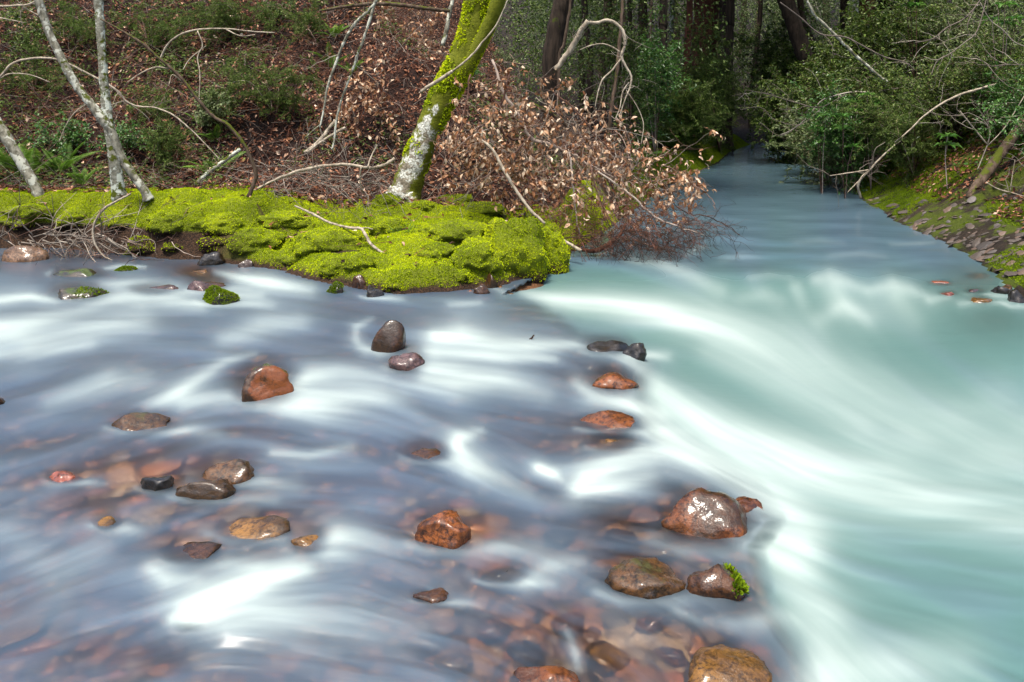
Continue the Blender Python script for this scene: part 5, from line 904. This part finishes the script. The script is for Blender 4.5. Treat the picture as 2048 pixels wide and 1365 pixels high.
# bare grey boughs over the right bank
def bb(lab, polys, Y, dY, mat='greytwig', n=5): bough(lab, polys, Y, dY, mat, 'branch', 5, n, .5, .005, 'greytwig', 'branch', None, .6)
bb('pale mossy pole leaning from the top edge down into the right bank shrubs', [[(1608, -10, 9), (1630, 30, 10), (1655, 55, 10), (1690, 90, 11), (1720, 120, 11), (1750, 145, 10), (1775, 165, 9)]], 12, 0, 'bark_grey', 3)
bb('long bare branch curving above the pole to the middle of the shrubs', [[(1560, 5, 4), (1600, 35, 5), (1640, 68, 6), (1690, 75, 6), (1730, 95, 6), (1770, 115, 5), (1810, 125, 4), (1830, 142, 3)]], 11.5, 0)
bb('bundle of grey twigs sweeping down from the top right', [[(1975, -20, 5), (1950, 15, 5), (1925, 40, 5), (1895, 55, 5), (1865, 78, 4), (1830, 86, 3)], [(1975, -10, 4), (1955, 60, 4), (1930, 85, 4), (1900, 108, 4), (1875, 122, 4), (1862, 150, 3)], [(1950, 15, 3), (1935, 50, 3), (1940, 70, 2)]], 9.5, 0)
bb('grey twigs entering from the right edge over the shrubs', [[(2070, 100, 4), (2030, 85, 4), (2005, 60, 4), (1980, 40, 3), (1960, 5, 3)], [(2070, 130, 4), (2010, 130, 4), (1980, 132, 3), (1950, 110, 3)]], 9.2, 0)
bb('low bare boughs reaching left over the creek from the right bank', [[(1740, 185, 7), (1700, 185, 6), (1660, 195, 5), (1640, 205, 4), (1610, 240, 4), (1580, 262, 3), (1560, 270, 2)], [(1690, 190, 4), (1640, 215, 4), (1590, 205, 4), (1540, 190, 3), (1490, 180, 2)], [(1640, 220, 3), (1600, 250, 3), (1550, 240, 2), (1520, 215, 2), (1480, 220, 2)], [(1600, 250, 3), (1560, 272, 2), (1520, 245, 2)], [(1740, 186, 4), (1800, 176, 4), (1845, 165, 3)]], 12.5, .4, n=8)
bb('bare branch climbing from the waterline to the fern on the right', [[(1790, 285, 4), (1820, 260, 5), (1845, 235, 6), (1880, 210, 7), (1920, 190, 8), (1960, 178, 8), (1995, 168, 7)]], 10.2, 0, 'bark_pale')
bb('crooked dead root standing at the right waterline', [[(1722, 398, 9), (1716, 375, 9), (1722, 358, 9), (1740, 340, 8), (1758, 320, 6), (1790, 290, 5)], [(1740, 340, 5), (1700, 346, 4), (1660, 352, 3)], [(1722, 358, 4), (1705, 375, 3), (1695, 385, 2)], [(1745, 330, 3), (1750, 300, 3), (1770, 285, 2)]], 11.2, -.2, 'bark_pale', 6)
bb('forked pale twig on the leafy slope above the fallen log', [[(1975, 290, 5), (1950, 260, 5), (1930, 235, 4), (1920, 222, 3)], [(1975, 290, 4), (1980, 265, 4), (1970, 248, 3), (1945, 238, 3)], [(1975, 292, 4), (2010, 255, 3), (2050, 190, 3)], [(1975, 290, 4), (1965, 315, 4), (1955, 340, 3)]], 9.4, 0, 'bark_pale', 4)
bb('pale twigs lying on the slate below the fallen log', [[(1972, 365, 4), (1995, 378, 4), (2030, 388, 4), (2070, 400, 4)], [(2020, 385, 3), (2025, 350, 3), (2030, 320, 2)]], 8.6, 0, 'bark_pale', 3)
b = g1(1942, 392); t = thing('fallen_log', 'dark mossy fallen log leaning up the right bank', 'log', b); limb('log', [(1938, 398, 14), (1952, 375, 19), (1975, 345, 20), (1998, 312, 20), (2022, 280, 20), (2050, 240, 20), (2090, 190, 20)], b[1], .5, M['bark_brown'], t, b, 12)
b = g1(1900, 300); t = thing('stump_shrub', 'clump of dark bare stems sprouting from one stump on the right bank', 'shrub', b); m = MB()
for k in range(26): q = spline([b + rng.normal(size=3) * (.06, .06, 0), b + np.array((rng.normal() * .15, rng.normal() * .15, .35)), b + np.array((rng.normal() * .35, rng.normal() * .3, rng.uniform(.6, 1.0)))], 4); m.tube(q, np.linspace(.014, .005, len(q)), 4)
m.build('stems', M['darktwig'], t, b)
# ground plants and leaves on the right bank
n = 34000; X = rng.uniform(3.5, 12, n); Y = rng.uniform(5, 18, n); dR = pdist(X, Y, RBW); ok = (~inside(X, Y, WPOLY)) & (dR < pdist(X, Y, LBW)) & (dR > .55) & (fbm(X * .9, Y * .9, 71, 3) > -.16); X, Y = X[ok], Y[ok]; n = len(X); PG = onground(X, Y); NG = gnormal(X, Y); s = rng.uniform(.04, .085, n)
m = MB(); scatter(m, *LEAF2, PG + NG * .015, frames(np.cross(NG, rng.normal(size=(n, 3))) + NG * rng.normal(size=(n, 1)) * .3, unit(NG + rng.normal(size=(n, 3)) * .5)), np.stack([s, s * .5, s], 1)); tag(m.build('leaf_litter', M['litter'], None, smooth=False), 'tan fallen leaves on the right bank', 'leaf litter', kind='stuff')
n = 9000; X = rng.uniform(3.5, 11, n); Y = rng.uniform(7.5, 17, n); dR = pdist(X, Y, RBW); ok = (~inside(X, Y, WPOLY)) & (dR < pdist(X, Y, LBW)) & (dR > .9) & (fbm(X * 1.4, Y * 1.4, 83, 3) > .12); X, Y = X[ok], Y[ok]; n = len(X); PG = onground(X, Y); s = rng.uniform(.03, .06, n)
m = MB(); scatter(m, *LEAF8, PG + np.array((0, 0, 1)) * rng.uniform(.03, .1, (n, 1)), frames(rdir(n) * (1, 1, .2), rdir(n, 2)), np.stack([s, s * .8, s], 1)); tag(m.build('ground_cover', M['glossgreen'], None), 'low green clover like plants on the right bank', 'ground cover', kind='stuff')
n = 16000; X = rng.uniform(.6, 9, n); Y = rng.uniform(9, 26, n); dL = pdist(X, Y, LBW); ok = (~inside(X, Y, WPOLY)) & (dL < pdist(X, Y, RBW)) & (dL > .5); X, Y = X[ok], Y[ok]; n = len(X); PG = onground(X, Y); NG = gnormal(X, Y); s = rng.uniform(.04, .09, n)
m = MB(); scatter(m, *LEAF2, PG + NG * .015, frames(np.cross(NG, rng.normal(size=(n, 3))) + NG * rng.normal(size=(n, 1)) * .3, unit(NG + rng.normal(size=(n, 3)) * .5)), np.stack([s, s * .45, s], 1)); tag(m.build('leaf_litter', M['litter'], None, smooth=False), 'brown fallen leaves on the shaded bank across the bend', 'leaf litter', kind='stuff')
# small things on the moss
b = g1(812, 468); t = thing('grass_tuft', 'small tuft of green grass growing out of the moss', 'grass'  , b); m = MB(); k = 40; scatter(m, LEAF2[0], LEAF2[1], np.repeat(b[None], k, 0) + rng.normal(size=(k, 3)) * (.04, .03, 0), frames(rdir(k, 1.6), rdir(k)), np.stack([rng.uniform(.08, .16, k), np.full(k, .006), np.full(k, .01)], 1)); m.build('blades', M['fern'], t, b)
for x, y, l in ((889, 483, 'left one of two small pale pebbles on the moss'), (897, 488, 'right one of two small pale pebbles on the moss')):
    b = g1(x, y); V, F = rock_geo(700 + x, 2, 4); o = mesh_obj('pebble', V * (.02, .018, .012) + b + (0, 0, .02), [F], M['rock_grey'], None, b); tag(o, l, 'pebble')
me_l = None
for x, y, s, l in [(690, 420, .1, 'single brown leaf on the moss near the bend of the pale stick'), (712, 478, .1, 'red brown leaf stuck upright in the moss'), (1092, 528, .09, 'small brown leaf on the biggest moss cushion'), (885, 435, .1, 'tan leaf on the moss behind the grass tuft'), (930, 380, .1, 'orange leaf lying on the flat moss pad'), (605, 470, .09, 'brown leaf on the middle of the moss bank'), (540, 467, .09, 'pale leaf on the moss left of centre'), (180, 412, .09, 'tan leaf on the moss lip at the left'), (1010, 460, .09, 'brown leaf on the top of the moss near the sticks')]:
    b = g1(x, y) + (0, 0, .035)
    if me_l is None: o = mesh_obj('fallen_leaf', LEAF8[0], [LEAF8[1]], M['deadleaf']); me_l = o.data
    else: o = bpy.data.objects.new('fallen_leaf', me_l); COL.objects.link(o)
    o.matrix_world = Matrix.Translation(Vector(b)) @ Matrix(frames(rdir(1), rdir(1, 1.5) - (0, .6, 0))[0].tolist()).to_4x4() @ Matrix.Diagonal((s, s * .5, s, 1)); tag(o, l, 'leaf')
# the twig caught on the ledge
p = P(1063, 676, 4.95); t = thing('twig', 'tiny dark twig caught on a hidden stone in the white water', 'twig', p); limb('stem', [(1050, 690, 5), (1058, 682, 5), (1064, 676, 4), (1068, 670, 3)], p[1], 0, M['darktwig'], t, p, 5)
